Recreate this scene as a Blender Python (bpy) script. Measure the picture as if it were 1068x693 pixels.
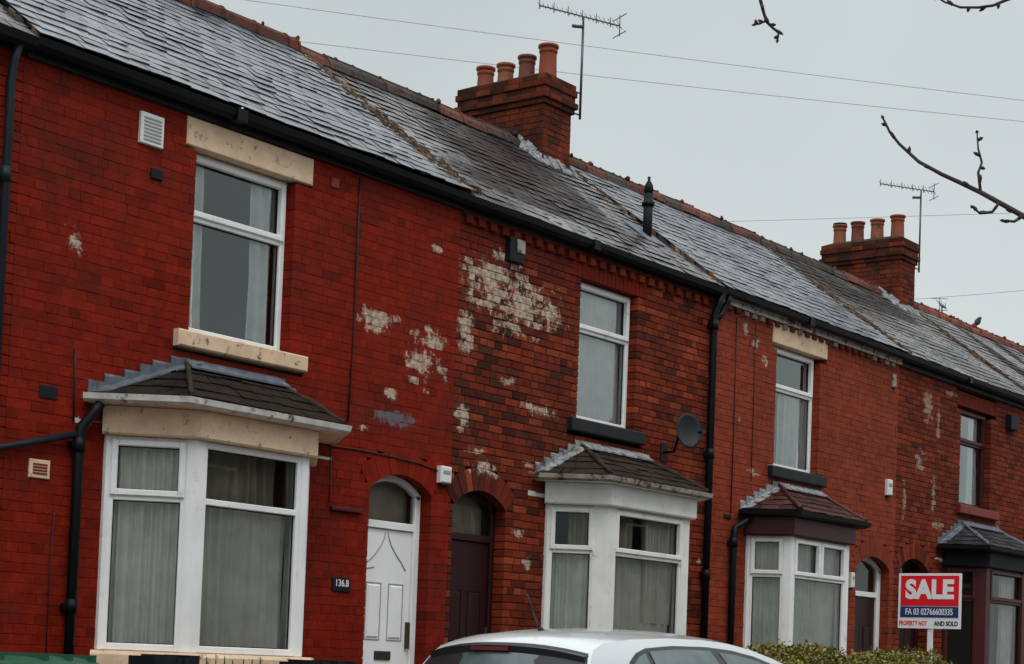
import bpy, math, random
from mathutils import Vector, Matrix
R = math.radians
scene = bpy.context.scene
col = scene.collection
for o in list(bpy.data.objects): bpy.data.objects.remove(o)

# ------------------------------------------------------------------ camera
cd = bpy.data.cameras.new('camera'); camo = bpy.data.objects.new('camera', cd); col.objects.link(camo)
yaw, pitch, roll = R(52.6293892), R(2.69717448), 0.0376878
F = Vector((math.sin(yaw)*math.cos(pitch), math.cos(yaw)*math.cos(pitch), math.sin(pitch)))
R0 = Vector((math.cos(yaw), -math.sin(yaw), 0)); U0 = R0.cross(F)
Rr = R0*math.cos(roll) + U0*math.sin(roll)
Ur = U0*math.cos(roll) - R0*math.sin(roll)
m = Matrix((( Rr.x, Ur.x, -F.x, 0), (Rr.y, Ur.y, -F.y, -11.0), (Rr.z, Ur.z, -F.z, 1.2), (0,0,0,1)))
camo.matrix_world = m
cd.sensor_width = 36; cd.lens = 1900/1068*36
cd.shift_y = (602.704-346.5)/1068
cd.clip_start = .05; cd.clip_end = 2000
scene.camera = camo
scene.view_settings.view_transform = 'Standard'; scene.view_settings.look = 'None'
scene.view_settings.gamma = 1; scene.view_settings.exposure = 0.0

# ------------------------------------------------------------------ world (overcast)
w = bpy.data.worlds.new("World"); scene.world = w; w.use_nodes = True
N, L = w.node_tree.nodes, w.node_tree.links
N.clear()
out = N.new('ShaderNodeOutputWorld'); bg = N.new('ShaderNodeBackground'); bg.inputs[1].default_value = .1
sky = N.new('ShaderNodeTexSky'); sky.sky_type = 'NISHITA'; sky.sun_disc = False
sky.sun_elevation = R(48); sky.sun_rotation = R(215)
tc = N.new('ShaderNodeTexCoord'); sep = N.new('ShaderNodeSeparateXYZ'); L.new(tc.outputs['Generated'], sep.inputs[0])
ramp = N.new('ShaderNodeValToRGB'); L.new(sep.outputs['Z'], ramp.inputs[0])
e = ramp.color_ramp.elements
e[0].position = 0.0; e[0].color = (.69, .73, .725, 1)
e[1].position = 1.0; e[1].color = (1.75, 1.79, 1.8, 1)
x = ramp.color_ramp.elements.new(.40); x.color = (.625, .685, .685, 1)
x = ramp.color_ramp.elements.new(.62); x.color = (1.30, 1.35, 1.36, 1)
nz = N.new('ShaderNodeTexNoise'); nz.inputs['Scale'].default_value = 2.2; nz.inputs['Detail'].default_value = 5
L.new(tc.outputs['Generated'], nz.inputs['Vector'])
mr = N.new('ShaderNodeMapRange'); mr.inputs[1].default_value=.3; mr.inputs[2].default_value=.7; mr.inputs[3].default_value=8.9; mr.inputs[4].default_value=11.1
L.new(nz.outputs[0], mr.inputs[0])
ml = N.new('ShaderNodeVectorMath'); ml.operation = 'SCALE'; L.new(ramp.outputs[0], ml.inputs[0]); L.new(mr.outputs[0], ml.inputs['Scale'])
mx = N.new('ShaderNodeMixRGB'); mx.inputs[0].default_value = .94
L.new(sky.outputs[0], mx.inputs[1]); L.new(ml.outputs[0], mx.inputs[2]); L.new(mx.outputs[0], bg.inputs[0]); L.new(bg.outputs[0], out.inputs[0])

sd = bpy.data.lights.new('sun', 'SUN'); sd.energy = 1.1; sd.angle = R(25); sd.color = (1, .97, .93)
so = bpy.data.objects.new('sun', sd); col.objects.link(so)
so.rotation_euler = Vector((.35, .55, -1.0)).to_track_quat('-Z', 'Y').to_euler()

# ------------------------------------------------------------------ helpers
ORG = {}
class MB:
    def __init__(s): s.v=[]; s.f=[]; s.c=[]; s.sm=[]
    def face(s, pts, c=(1,1,1), sm=False):
        b=len(s.v); s.v += [tuple(p) for p in pts]; s.f.append(tuple(range(b,b+len(pts)))); s.c.append(c); s.sm.append(sm)
    def faces(s, pts, fs, c=(1,1,1), sm=False):
        b=len(s.v); s.v += [tuple(p) for p in pts]
        for f in fs: s.f.append(tuple(b+i for i in f)); s.c.append(c); s.sm.append(sm)
    def hexa(s, p, c=(1,1,1)):
        s.faces(p, [(0,3,2,1),(4,5,6,7),(0,1,5,4),(1,2,6,5),(2,3,7,6),(3,0,4,7)], c)
    def box(s, x0,x1,y0,y1,z0,z1, c=(1,1,1)):
        s.hexa([(x0,y0,z0),(x1,y0,z0),(x1,y1,z0),(x0,y1,z0),(x0,y0,z1),(x1,y0,z1),(x1,y1,z1),(x0,y1,z1)], c)
    def obox(s, O,u,n, a0,a1,c0,c1,z0,z1, c=(1,1,1), ch=0):
        # a along u, c along outward n, z up, relative to O ; ch = chamfer of the outward face
        P=lambda a,cc,z: (O[0]+u[0]*a+n[0]*cc, O[1]+u[1]*a+n[1]*cc, O[2]+z)
        if not ch:
            s.hexa([P(a0,c1,z0),P(a1,c1,z0),P(a1,c0,z0),P(a0,c0,z0),P(a0,c1,z1),P(a1,c1,z1),P(a1,c0,z1),P(a0,c0,z1)], c); return
        cm=c1-ch
        pts=[P(a0,c0,z0),P(a1,c0,z0),P(a1,c0,z1),P(a0,c0,z1), P(a0,cm,z0),P(a1,cm,z0),P(a1,cm,z1),P(a0,cm,z1),
             P(a0+ch,c1,z0+ch),P(a1-ch,c1,z0+ch),P(a1-ch,c1,z1-ch),P(a0+ch,c1,z1-ch)]
        fs=[(8,9,10,11)]
        for i in range(4):
            j=(i+1)%4; fs.append((4+i,4+j,8+j,8+i)); fs.append((i,j,4+j,4+i))
        fs.append((0,3,2,1))
        s.faces(pts, fs, c)
    def tube(s, pts, r, seg=8, c=(1,1,1), r2=None, cap=True):
        pts=[Vector(p) for p in pts]; n=len(pts); rings=[]
        t=(pts[1]-pts[0]).normalized(); up=Vector((0,0,1)) if abs(t.z)<.9 else Vector((1,0,0))
        a=t.cross(up).normalized()
        b0=len(s.v)
        for i,p in enumerate(pts):
            t=(pts[min(i+1,n-1)]-pts[max(i-1,0)]).normalized()
            a=(a-t*a.dot(t)).normalized(); b=t.cross(a)
            if isinstance(r,(list,tuple)): rr=r[i]
            else: rr = r if r2 is None else r+(r2-r)*i/(n-1)
            for k in range(seg):
                an=2*math.pi*k/seg; s.v.append(tuple(p+a*math.cos(an)*rr+b*math.sin(an)*rr))
        for i in range(n-1):
            for k in range(seg):
                k2=(k+1)%seg; s.f.append((b0+i*seg+k,b0+i*seg+k2,b0+(i+1)*seg+k2,b0+(i+1)*seg+k)); s.c.append(c); s.sm.append(True)
        if cap:
            s.f.append(tuple(b0+k for k in range(seg))[::-1]); s.c.append(c); s.sm.append(False)
            s.f.append(tuple(b0+(n-1)*seg+k for k in range(seg))); s.c.append(c); s.sm.append(False)
    def lathe(s, cx,cy, prof, seg=20, c=(1,1,1), sm=True, jit=0):
        b0=len(s.v)
        for (r,z) in prof:
            for k in range(seg):
                an=2*math.pi*k/seg; q=r*(1+random.uniform(-jit,jit)); s.v.append((cx+q*math.cos(an), cy+q*math.sin(an), z))
        for i in range(len(prof)-1):
            for k in range(seg):
                k2=(k+1)%seg; s.f.append((b0+i*seg+k,b0+i*seg+k2,b0+(i+1)*seg+k2,b0+(i+1)*seg+k)); s.c.append(c); s.sm.append(sm)
        s.f.append(tuple(b0+k for k in range(seg))[::-1]); s.c.append(c); s.sm.append(False)
        s.f.append(tuple(b0+(len(prof)-1)*seg+k for k in range(seg))); s.c.append(c); s.sm.append(False)
    def sweep(s, prof, path, c=(1,1,1), closed=True):
        # prof: (out, up) pairs ; path: xy(z) points, out = to the right-hand side of travel
        path=[Vector(p) for p in path]; n=len(path); b0=len(s.v); m_=len(prof)
        for i,p in enumerate(path):
            def nrm(a,b): d=(b-a); d.z=0; d.normalize(); return Vector((d.y,-d.x,0))
            if i==0: q=nrm(path[0],path[1])
            elif i==n-1: q=nrm(path[-2],path[-1])
            else:
                q1=nrm(path[i-1],p); q2=nrm(p,path[i+1]); q=(q1+q2); q=q/ max(.3,(1+q1.dot(q2)))
            for (o,uu) in prof: s.v.append(tuple(p+q*o+Vector((0,0,uu))))
        for i in range(n-1):
            for k in range(m_ if closed else m_-1):
                k2=(k+1)%m_; s.f.append((b0+i*m_+k,b0+(i+1)*m_+k,b0+(i+1)*m_+k2,b0+i*m_+k2)); s.c.append(c); s.sm.append(False)
        if closed:
            s.f.append(tuple(b0+k for k in range(m_))); s.c.append(c); s.sm.append(False)
            s.f.append(tuple(b0+(n-1)*m_+k for k in range(m_))[::-1]); s.c.append(c); s.sm.append(False)
    def build(s, name, mat, parent=None, smooth=False):
        me=bpy.data.meshes.new(name)
        o=bpy.data.objects.new(name, me); col.objects.link(o)
        org=Vector((0,0,0))
        if parent is not None:
            o.parent=parent; org=ORG[parent]
        ORG[o]=org
        me.from_pydata([(a-org.x,b-org.y,c-org.z) for a,b,c in s.v], [], s.f)
        me.materials.append(mat)
        at=me.attributes.new('col','FLOAT_COLOR','FACE')
        buf=[]
        for c in s.c: buf += [c[0],c[1],c[2],c[3] if len(c)>3 else 1.0]
        at.data.foreach_set('color', buf)
        me.polygons.foreach_set('use_smooth', [bool(a or smooth) for a in s.sm])
        me.update()
        return o
def thing(name, loc, label, cat, group=None):
    o=bpy.data.objects.new(name, None); col.objects.link(o); o.location=loc; o.empty_display_size=.3
    ORG[o]=Vector(loc); o['label']=label; o['category']=cat
    if group: o['group']=group
    return o
def tag(o, label, cat, group=None):
    o['label']=label; o['category']=cat
    if group: o['group']=group
    return o
def struct(o): o['kind']='structure'; return o
def copy_tree(o, parent=None):
    c=o.copy(); col.objects.link(c)
    if parent: c.parent=parent
    for ch in list(o.children): copy_tree(ch, c)
    return c

# ------------------------------------------------------------------ materials
def mat(name):
    m_=bpy.data.materials.new(name); m_.use_nodes=True
    nt=m_.node_tree; return m_, nt.nodes, nt.links, nt.nodes['Principled BSDF']
def math_(N,L,op,a,b=None,clamp=False):
    n=N.new('ShaderNodeMath'); n.operation=op; n.use_clamp=clamp
    for i,q in enumerate((a,b)):
        if q is None: continue
        if isinstance(q,(int,float)): n.inputs[i].default_value=q
        else: L.new(q,n.inputs[i])
    return n.outputs[0]
def noise(N,L,scale,detail=4,rough=.55,vec=None):
    n=N.new('ShaderNodeTexNoise'); n.inputs['Scale'].default_value=scale; n.inputs['Detail'].default_value=detail; n.inputs['Roughness'].default_value=rough
    if vec is None:
        g=N.new('ShaderNodeNewGeometry'); vec=g.outputs['Position']
    L.new(vec,n.inputs['Vector']); return n.outputs[0]
def maprange(N,L,a,f0,f1,t0,t1,smooth=False):
    n=N.new('ShaderNodeMapRange')
    if smooth: n.interpolation_type='SMOOTHSTEP'
    L.new(a,n.inputs[0])
    for i,q in enumerate((f0,f1,t0,t1)): n.inputs[i+1].default_value=q
    return n.outputs[0]
def mixc(N,L,fac,a,b,mode='MIX'):
    n=N.new('ShaderNodeMixRGB'); n.blend_type=mode
    for i,q in enumerate((fac,a,b)):
        if isinstance(q,(int,float)): n.inputs[i].default_value=q
        elif isinstance(q,tuple): n.inputs[i].default_value=(q[0],q[1],q[2],1)
        else: L.new(q,n.inputs[i])
    return n.outputs[0]
def bump(N,L,B,h,strength=.3,dist=.01):
    b=N.new('ShaderNodeBump'); b.inputs['Strength'].default_value=strength; b.inputs['Distance'].default_value=dist
    L.new(h,b.inputs['Height']); L.new(b.outputs[0],B.inputs['Normal'])
def simple(name, c, rough=.6, spec=.5, var=.15, scale=6, metal=0, bmp=.15, bscale=60, dirt=None, attr=False):
    m_,N,L,B=mat(name)
    n1=noise(N,L,scale,5)
    f=maprange(N,L,n1,.3,.7,1-var,1+var)
    base=N.new('ShaderNodeVectorMath'); base.operation='SCALE'
    if attr:
        a=N.new('ShaderNodeAttribute'); a.attribute_name='col'
        cc=mixc(N,L,1.0,a.outputs['Color'],tuple(c),'MULTIPLY'); L.new(cc,base.inputs[0])
    else: base.inputs[0].default_value=c
    L.new(f,base.inputs['Scale'])
    o=base.outputs[0]
    if dirt:
        dc,lo,hi,ds=dirt
        d=maprange(N,L,noise(N,L,ds,7,.7),lo,hi,0,1,True)
        o=mixc(N,L,d,o,dc)
    L.new(o,B.inputs['Base Color'])
    B.inputs['Roughness'].default_value=rough; B.inputs['Specular IOR Level'].default_value=spec; B.inputs['Metallic'].default_value=metal
    if bmp: bump(N,L,B,noise(N,L,bscale,4),bmp,.004)
    return m_

def brick_mat(name, patches=(), grey=(), pcol=(.62,.52,.41), rough=.75, grime=.5, flake=.0, flakecol=(.10,.03,.02), streak=0):
    m_,N,L,B=mat(name)
    a=N.new('ShaderNodeAttribute'); a.attribute_name='col'
    g=N.new('ShaderNodeNewGeometry'); pos=g.outputs['Position']
    sp=N.new('ShaderNodeSeparateXYZ'); L.new(pos,sp.inputs[0])
    n_f=noise(N,L,35,6,.65,pos); n_m=noise(N,L,6,5,.6,pos); n_l=noise(N,L,1.1,4,.6,pos)
    n_p=noise(N,L,11,9,.78,pos)
    f=math_(N,L,'MULTIPLY',maprange(N,L,n_f,.25,.75,.72,1.28),maprange(N,L,n_m,.3,.7,.74,1.22))
    sc=N.new('ShaderNodeVectorMath'); sc.operation='SCALE'; L.new(a.outputs['Color'],sc.inputs[0]); L.new(f,sc.inputs['Scale'])
    c=sc.outputs[0]
    if flake:   # paint lost: bare dark brick shows
        d=maprange(N,L,math_(N,L,'ADD',n_p,math_(N,L,'MULTIPLY',math_(N,L,'SUBTRACT',a.outputs['Alpha'],.5),.18)),.70-flake,.74-flake,0,1,True)
        c=mixc(N,L,d,c,flakecol)
    # grime
    lf=noise(N,L,.45,3,.5,pos); c=mixc(N,L,maprange(N,L,lf,.35,.65,0,.32),c,mixc(N,L,.5,c,(.24,.040,.018))); gr=maprange(N,L,n_l,.42,.78,0,grime,True); c=mixc(N,L,gr,c,(.035,.016,.012))
    def ell(lst,thr):
        cur=None
        for (cx,cz,rx,rz) in lst:
            dx=math_(N,L,'DIVIDE',math_(N,L,'SUBTRACT',sp.outputs['X'],cx),rx)
            dz=math_(N,L,'DIVIDE',math_(N,L,'SUBTRACT',sp.outputs['Z'],cz),rz)
            d=math_(N,L,'SUBTRACT',1.0,math_(N,L,'SQRT',math_(N,L,'ADD',math_(N,L,'MULTIPLY',dx,dx),math_(N,L,'MULTIPLY',dz,dz))))
            d=math_(N,L,'MAXIMUM',d,-2.0)
            cur=d if cur is None else math_(N,L,'MAXIMUM',cur,d)
        v=math_(N,L,'ADD',cur,math_(N,L,'MULTIPLY',math_(N,L,'SUBTRACT',n_p,.5),5.2))
        v=math_(N,L,'ADD',v,math_(N,L,'MULTIPLY',math_(N,L,'SUBTRACT',a.outputs['Alpha'],.5),.9))
        return maprange(N,L,v,thr-.12,thr+.42,0,1,True)
    pm=None
    if patches:
        pm=ell(patches,.18)
        pc=N.new('ShaderNodeVectorMath'); pc.operation='SCALE'; pc.inputs[0].default_value=pcol; L.new(maprange(N,L,n_f,.3,.7,.55,1.15),pc.inputs['Scale'])
        tone=mixc(N,L,maprange(N,L,noise(N,L,16,5,.7,pos),.42,.62,0,.75,True),pc.outputs[0],(.23,.12,.085))
        c=mixc(N,L,math_(N,L,'MULTIPLY',pm,.92),c,tone)
    if grey:
        gm=ell(grey,.1); c=mixc(N,L,gm,c,(.13,.11,.125))
    if streak:
        mp=N.new('ShaderNodeMapping'); mp.inputs['Scale'].default_value=(9,9,1.0); L.new(pos,mp.inputs['Vector'])
        st=noise(N,L,1.0,5,.6,mp.outputs[0]); c=mixc(N,L,maprange(N,L,st,.55,.8,0,streak,True),c,(.03,.015,.012))
    L.new(c,B.inputs['Base Color'])
    L.new(maprange(N,L,n_m,.3,.7,rough-.18,rough+.08),B.inputs['Roughness'])
    B.inputs['Specular IOR Level'].default_value=.05
    h=math_(N,L,'ADD',n_f,math_(N,L,'MULTIPLY',n_p,.8))
    bump(N,L,B,h,.55,.006)
    return m_

def glass_mat(name, tint=(.82,.86,.85), refl=1.0):
    m_=bpy.data.materials.new(name); m_.use_nodes=True; N=m_.node_tree.nodes; L=m_.node_tree.links; N.clear()
    o=N.new('ShaderNodeOutputMaterial'); t=N.new('ShaderNodeBsdfTransparent'); t.inputs[0].default_value=(*tint,1)
    gl=N.new('ShaderNodeBsdfGlossy'); gl.inputs['Roughness'].default_value=.015; gl.inputs['Color'].default_value=(.9,.96,.97,1)
    fr=N.new('ShaderNodeFresnel'); fr.inputs[0].default_value=1.5
    n=noise(N,L,1.3,2); b=N.new('ShaderNodeBump'); b.inputs['Strength'].default_value=.08; b.inputs['Distance'].default_value=.02; L.new(n,b.inputs['Height']); L.new(b.outputs[0],gl.inputs['Normal'])
    f=math_(N,L,'MULTIPLY',fr.outputs[0],refl,True)
    mx=N.new('ShaderNodeMixShader'); L.new(f,mx.inputs[0]); L.new(t.outputs[0],mx.inputs[1]); L.new(gl.outputs[0],mx.inputs[2]); L.new(mx.outputs[0],o.inputs[0])
    return m_

def slate_mat(name, base, r0, r1, patches=(), pcol=(.05,.035,.03), moss=.0, mosscol=(.09,.07,.03), spec=.5):
    m_,N,L,B=mat(name)
    a=N.new('ShaderNodeAttribute'); a.attribute_name='col'
    g=N.new('ShaderNodeNewGeometry'); pos=g.outputs['Position']
    n1=noise(N,L,12,6,.65,pos); n2=noise(N,L,1.3,4,.6,pos); n3=noise(N,L,50,3,.6,pos)
    f=math_(N,L,'MULTIPLY',maprange(N,L,n1,.3,.7,.65,1.35),maprange(N,L,n2,.3,.7,.8,1.2))
    sc=N.new('ShaderNodeVectorMath'); sc.operation='SCALE'
    L.new(mixc(N,L,1.0,a.outputs['Color'],tuple(base),'MULTIPLY'),sc.inputs[0]); L.new(f,sc.inputs['Scale'])
    c=sc.outputs[0]
    rg=maprange(N,L,math_(N,L,'ADD',math_(N,L,'MULTIPLY',a.outputs['Alpha'],.5),math_(N,L,'MULTIPLY',n2,.5)),.2,.8,r0,r1)
    spc=None
    if patches:
        sp=N.new('ShaderNodeSeparateXYZ'); L.new(pos,sp.inputs[0]); cur=None
        for (cx,cy,rx,ry) in patches:
            dx=math_(N,L,'DIVIDE',math_(N,L,'SUBTRACT',sp.outputs['X'],cx),rx)
            dz=math_(N,L,'DIVIDE',math_(N,L,'SUBTRACT',sp.outputs['Y'],cy),ry)
            d=math_(N,L,'SUBTRACT',1.0,math_(N,L,'SQRT',math_(N,L,'ADD',math_(N,L,'MULTIPLY',dx,dx),math_(N,L,'MULTIPLY',dz,dz))))
            cur=d if cur is None else math_(N,L,'MAXIMUM',cur,d)
        v=math_(N,L,'ADD',cur,math_(N,L,'MULTIPLY',math_(N,L,'SUBTRACT',n1,.5),.8))
        pm=maprange(N,L,v,-.05,.3,0,1,True)
        c=mixc(N,L,pm,c,pcol); rg=math_(N,L,'ADD',rg,math_(N,L,'MULTIPLY',pm,.3))
        spc=maprange(N,L,pm,0,1,.5,.12)
    if moss:
        mm=maprange(N,L,math_(N,L,'ADD',math_(N,L,'MULTIPLY',n1,.6),math_(N,L,'MULTIPLY',n2,.5)),.66-moss*.3,.74-moss*.3,0,1,True)
        c=mixc(N,L,mm,c,mosscol); rg=math_(N,L,'ADD',rg,math_(N,L,'MULTIPLY',mm,.4))
    L.new(c,B.inputs['Base Color']); L.new(rg,B.inputs['Roughness'])
    B.inputs['Specular IOR Level'].default_value=spec
    if spc is not None: L.new(spc,B.inputs['Specular IOR Level'])
    bump(N,L,B,math_(N,L,'ADD',n1,math_(N,L,'MULTIPLY',n3,.3)),.35,.01)
    return m_

M={}
M['upvc']=simple('white_upvc',(.80,.81,.81),.4,.4,.08,3,0,.06,40,((.30,.285,.25),.55,.85,4))
M['whitewood']=simple('white_painted_wood',(.74,.745,.72),.5,.5,.08,4,0,.1,30,((.22,.2,.17),.58,.78,7))
M['dirtywhite']=simple('dirty_white_gutter',(.58,.56,.52),.55,.3,.2,9,0,.3,40,((.05,.04,.03),.54,.68,8))
M['cream']=simple('cream_painted_stone',(.70,.51,.35),.7,.2,.12,7,0,.4,35,((.13,.09,.06),.56,.70,12))
M['sillcream']=simple('worn_cream_stone_sill',(.66,.48,.33),.7,.2,.15,7,0,.4,35,((.13,.09,.06),.56,.66,11))
M['black']=simple('black_gutter_plastic',(.004,.005,.006),.5,.18,.3,4,0,.05,20)
M['blackpaint']=simple('black_painted_timber',(.007,.009,.012),.6,.2,.3,5,0,.2,30)
M['blacksill']=simple('black_painted_stone',(.012,.014,.017),.6,.25,.3,6,0,.3,30)
M['bluegrey']=simple('blue_black_pipe',(.008,.013,.02),.5,.25,.3,4,0,.05,20)
M['redpaint']=simple('red_painted_masonry',(.17,.014,.009),.55,.4,.15,7,0,.3,40,((.09,.01,.008),.6,.75,6))
M['redwood']=simple('dark_red_timber',(.055,.007,.008),.45,.3,.15,7,0,.1,40)
M['lead']=simple('weathered_lead_flashing',(.10,.115,.14),.6,.3,.35,9,0,.5,30,((.22,.23,.24),.55,.70,14))
M['leadlight']=simple('light_mortar_flashing',(.25,.26,.27),.8,.2,.3,9,0,.7,30,((.07,.065,.065),.48,.62,14))
M['mortar']=simple('old_mortar',(.30,.27,.23),.9,.2,.3,8,0,.6,40,((.07,.05,.035),.5,.62,9))
M['mossfillet']=simple('mossy_mortar',(.045,.033,.024),.95,.1,.4,8,0,1.0,30,((.035,.028,.02),.46,.62,7))
M['fillet']=simple('crumbling_mossy_mortar',(1,1,1),.9,.15,.4,12,0,.8,50,attr=True)
M['ridge']=simple('clay_ridge_tile',(1,1,1),.85,.12,.4,9,0,.8,30,((.035,.026,.02),.46,.62,9),attr=True)
M['pot']=simple('terracotta_pot',(1,1,1),.7,.3,.2,6,0,.3,30,((.04,.022,.016),.50,.70,6),attr=True)
M['metal']=simple('grey_aerial_metal',(.07,.075,.08),.45,.5,.2,6,.6,0)
M['dish']=simple('grey_dish_paint',(.018,.022,.025),.55,.3,.1,6,0,.05)
M['whiteplastic']=simple('white_plastic',(.68,.69,.68),.45,.5,.06,10,0,.05,40,((.3,.29,.27),.62,.8,12))
M['net']=simple('net_curtain',(.74,.75,.70),.95,.05,.12,5,0,.2,120)
M['drape']=simple('pale_drape',(.86,.87,.86),.95,.05,.1,5,0,.1,80)
M['beigedrape']=simple('beige_drape',(.36,.33,.27),.95,.05,.15,5,0,.1,80)
M['room']=simple('dim_room_paint',(.55,.55,.53),.95,.05,.1,1,0,0)
M['glass']=glass_mat('window_glass',(.90,.93,.92),2.25)
M['glassdark']=glass_mat('bay_window_glass',(.90,.91,.89),.9)
M['doorwhite']=simple('white_door_panel',(.80,.81,.81),.4,.5,.04,5,0,.02,40)
M['doorgroove']=simple('grey_groove_line',(.28,.29,.30),.6,.3,.1,5,0,0)
M['doordark']=simple('dark_maroon_door',(.020,.0035,.0045),.45,.3,.15,6,0,.1,40)
M['brass']=simple('dull_dark_metal',(.06,.04,.03),.4,.5,.2,10,.5,0)
M['cablegrey']=simple('black_cable',(.015,.012,.012),.6,.3,.2,10,0,0)
M['wire']=simple('overhead_wire',(.42,.43,.43),.7,.2,.1,10,0,0)
M['bark']=simple('dark_twig_bark',(.050,.036,.038),.85,.2,.3,30,0,.5,90)
M['paintchip']=simple('chipped_white_paint',(.50,.48,.45),.75,.3,.2,10,0,.4,40,((.10,.05,.04),.50,.60,11))

# ------------------------------------------------------------------ brick + slate builders
def bricks(mb, O,u,n,W,z0,z1,colf,holes=(),seed=1,gap=.010,prot=.004,mort=(.05,.035,.03),depth=.105,rowh=.075,rec=.0065):
    rnd=random.Random(seed); nr=max(1,int(round((z1-z0)/rowh))); rh=(z1-z0)/nr
    for k in range(nr):
        za=z0+k*rh; zc=za+rh/2
        iv=[(0.0,W)]
        for h in holes:
            q=h(zc)
            if not q: continue
            nv=[]
            for (a,b) in iv:
                if q[1]<=a or q[0]>=b: nv.append((a,b)); continue
                if q[0]>a: nv.append((a,q[0]))
                if q[1]<b: nv.append((q[1],b))
            iv=nv
        header=(k%4==3); bl=.1125 if header else .225
        off=(.056 if header else (0 if k%2 else .1125))+rnd.uniform(-.008,.008)
        for (a,b) in iv:
            ia=a+(.007 if a>0 else 0); ib=b-(.007 if b<W else 0)
            ia+=.003; ib-=.003
            if ib-ia<.005: continue
            mb.obox(O,u,n,ia,ib,-depth-.004,-rec,za,za+rh,(mort[0]*rnd.uniform(.9,1.1),mort[1],mort[2],.5))
            x=off-bl
            x+= math.floor((a-x)/bl)*bl
            st=None
            while x<b-.001:
                l=bl+rnd.uniform(-.011,.011)
                s0=max(x+gap/2,a+(.0015 if a==0 else 0)); s1=min(x+l-gap/2,b)
                if b-(x+l)<.05: s1=b; x=b
                else: x+=l
                if st is not None: s0=st; st=None
                if s1-s0<.05 and s1<b: st=s0; continue
                if s1-s0<.01: continue
                c=colf(rnd, O[0]+u[0]*(s0+s1)/2, O[2]+zc)
                p=rnd.uniform(-prot,prot)*.6
                dz=rnd.uniform(-.0022,.0022)
                mb.obox(O,u,n,s0,s1,-depth,p,za+gap/2+dz,za+rh-gap/2+dz+rnd.uniform(-.001,.001),(*c,rnd.random()),ch=min(.004,gap*.4))
def arch_ring(mb,cx,zc,r0,r1,a0,a1,nb,y,dep,colf,rnd,gap=.006):
    for i in range(nb):
        t0=a0+(a1-a0)*i/nb; t1=a0+(a1-a0)*(i+1)/nb; g=gap/r0/2
        t0+=g; t1-=g; p=rnd.uniform(-.003,.003); cc=(*colf(rnd,cx,zc),rnd.random())
        q=[]
        for (r,t) in ((r0,t0),(r1,t0),(r1,t1),(r0,t1)): q.append((cx-math.cos(t)*r, zc+math.sin(t)*r))
        mb.hexa([(a_,y-p,b_) for a_,b_ in q]+[(a_,y+dep,b_) for a_,b_ in q], cc)
def slates(mb,P00,P10,P11,P01,rows,tw,rnd,colf,lift=.014,jz=.003,sag=.0,miss=0):
    P00,P10,P11,P01=map(Vector,(P00,P10,P11,P01))
    nrm=(P10-P00).cross(P01-P00).normalized()
    if nrm.z<0: nrm=-nrm
    def pt(s_,t): return (P00*(1-s_)+P10*s_)*(1-t)+(P01*(1-s_)+P11*s_)*t
    for k in range(rows):
        t0=k/rows; t1=min(1,(k+1.25)/rows)
        if k==rows-1: t1=1
        wdt=((P10-P00)*(1-t0)+(P11-P01)*t0).length
        nc=max(1,int(wdt/tw)); off=(k%2)*.5
        for j in range(-1,nc+1):
            s0=(j+off)/nc; s1=(j+1+off)/nc
            s0+=rnd.uniform(-.03,.03)/nc
            s0=max(0,s0); s1=min(1,s1-.006/wdt)
            if s1-s0<.08/nc: continue
            dt=rnd.uniform(-.13,.13)/rows
            if k and rnd.random()<miss: dt=-rnd.uniform(.25,.5)/rows
            li=lift+rnd.uniform(0,jz); tilt=rnd.uniform(-jz,jz)
            sg=sag*math.sin(s0*9+k*.35)*.5
            a=pt(s0,max(0,t0+dt)); b=pt(s1,max(0,t0+dt)); c=pt(s1,t1); d=pt(s0,t1)
            th=.007
            A=[a+nrm*(li-th+sg),b+nrm*(li-th+tilt+sg),c+nrm*(.001+sg),d+nrm*(.001+sg)]
            B=[a+nrm*(li+sg),b+nrm*(li+tilt+sg),c+nrm*(.005+sg),d+nrm*(.005+sg)]
            mb.hexa(A+B,(*colf(rnd,a),rnd.random()))

def windows_room(house, x0,x1,z0,z1,y0,y1,parent=None,open_side=True):
    mb=MB(); 
    mb.face([(x0,y1,z0),(x1,y1,z0),(x1,y1,z1),(x0,y1,z1)])
    mb.face([(x0,y0,z0),(x0,y1,z0),(x0,y1,z1),(x0,y0,z1)])
    mb.face([(x1,y0,z0),(x1,y1,z0),(x1,y1,z1),(x1,y0,z1)])
    mb.face([(x0,y0,z0),(x1,y0,z0),(x1,y1,z0),(x0,y1,z0)])
    mb.face([(x0,y0,z1),(x1,y0,z1),(x1,y1,z1),(x0,y1,z1)])
    return mb.build('room',M['room'],parent or house)

def curtain(mb,O,u,n,a0,a1,c,z0,z1,fold=.11,amp=.026,rnd=random,gather=0,c1=(1,1,1)):
    nseg=max(8,int((a1-a0)/.011)); ph=rnd.random()*6; zs=[z0+(z1-z0)*k/5 for k in range(6)]; nz_=len(zs)
    b0=len(mb.v); w=1.0; am=1.0; dr=[rnd.uniform(-.5,.5) for _ in zs]
    for i in range(nseg+1):
        a=a0+(a1-a0)*i/nseg
        if i%5==0: w=rnd.uniform(.35,1.9); am=max(.15,min(1.3,am+rnd.uniform(-.5,.5)))
        ph+=6.283*.011/fold*w
        for j,z in enumerate(zs):
            cc=c+amp*am*math.sin(ph+dr[j]*.8)+amp*.5*math.sin(a*9+j*.5)
            mb.v.append((O[0]+u[0]*a+n[0]*cc,O[1]+u[1]*a+n[1]*cc,O[2]+z))
    for i in range(nseg):
        for j in range(nz_-1):
            mb.f.append((b0+i*nz_+j,b0+(i+1)*nz_+j,b0+(i+1)*nz_+j+1,b0+i*nz_+j+1)); mb.c.append(c1); mb.sm.append(True)

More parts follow.
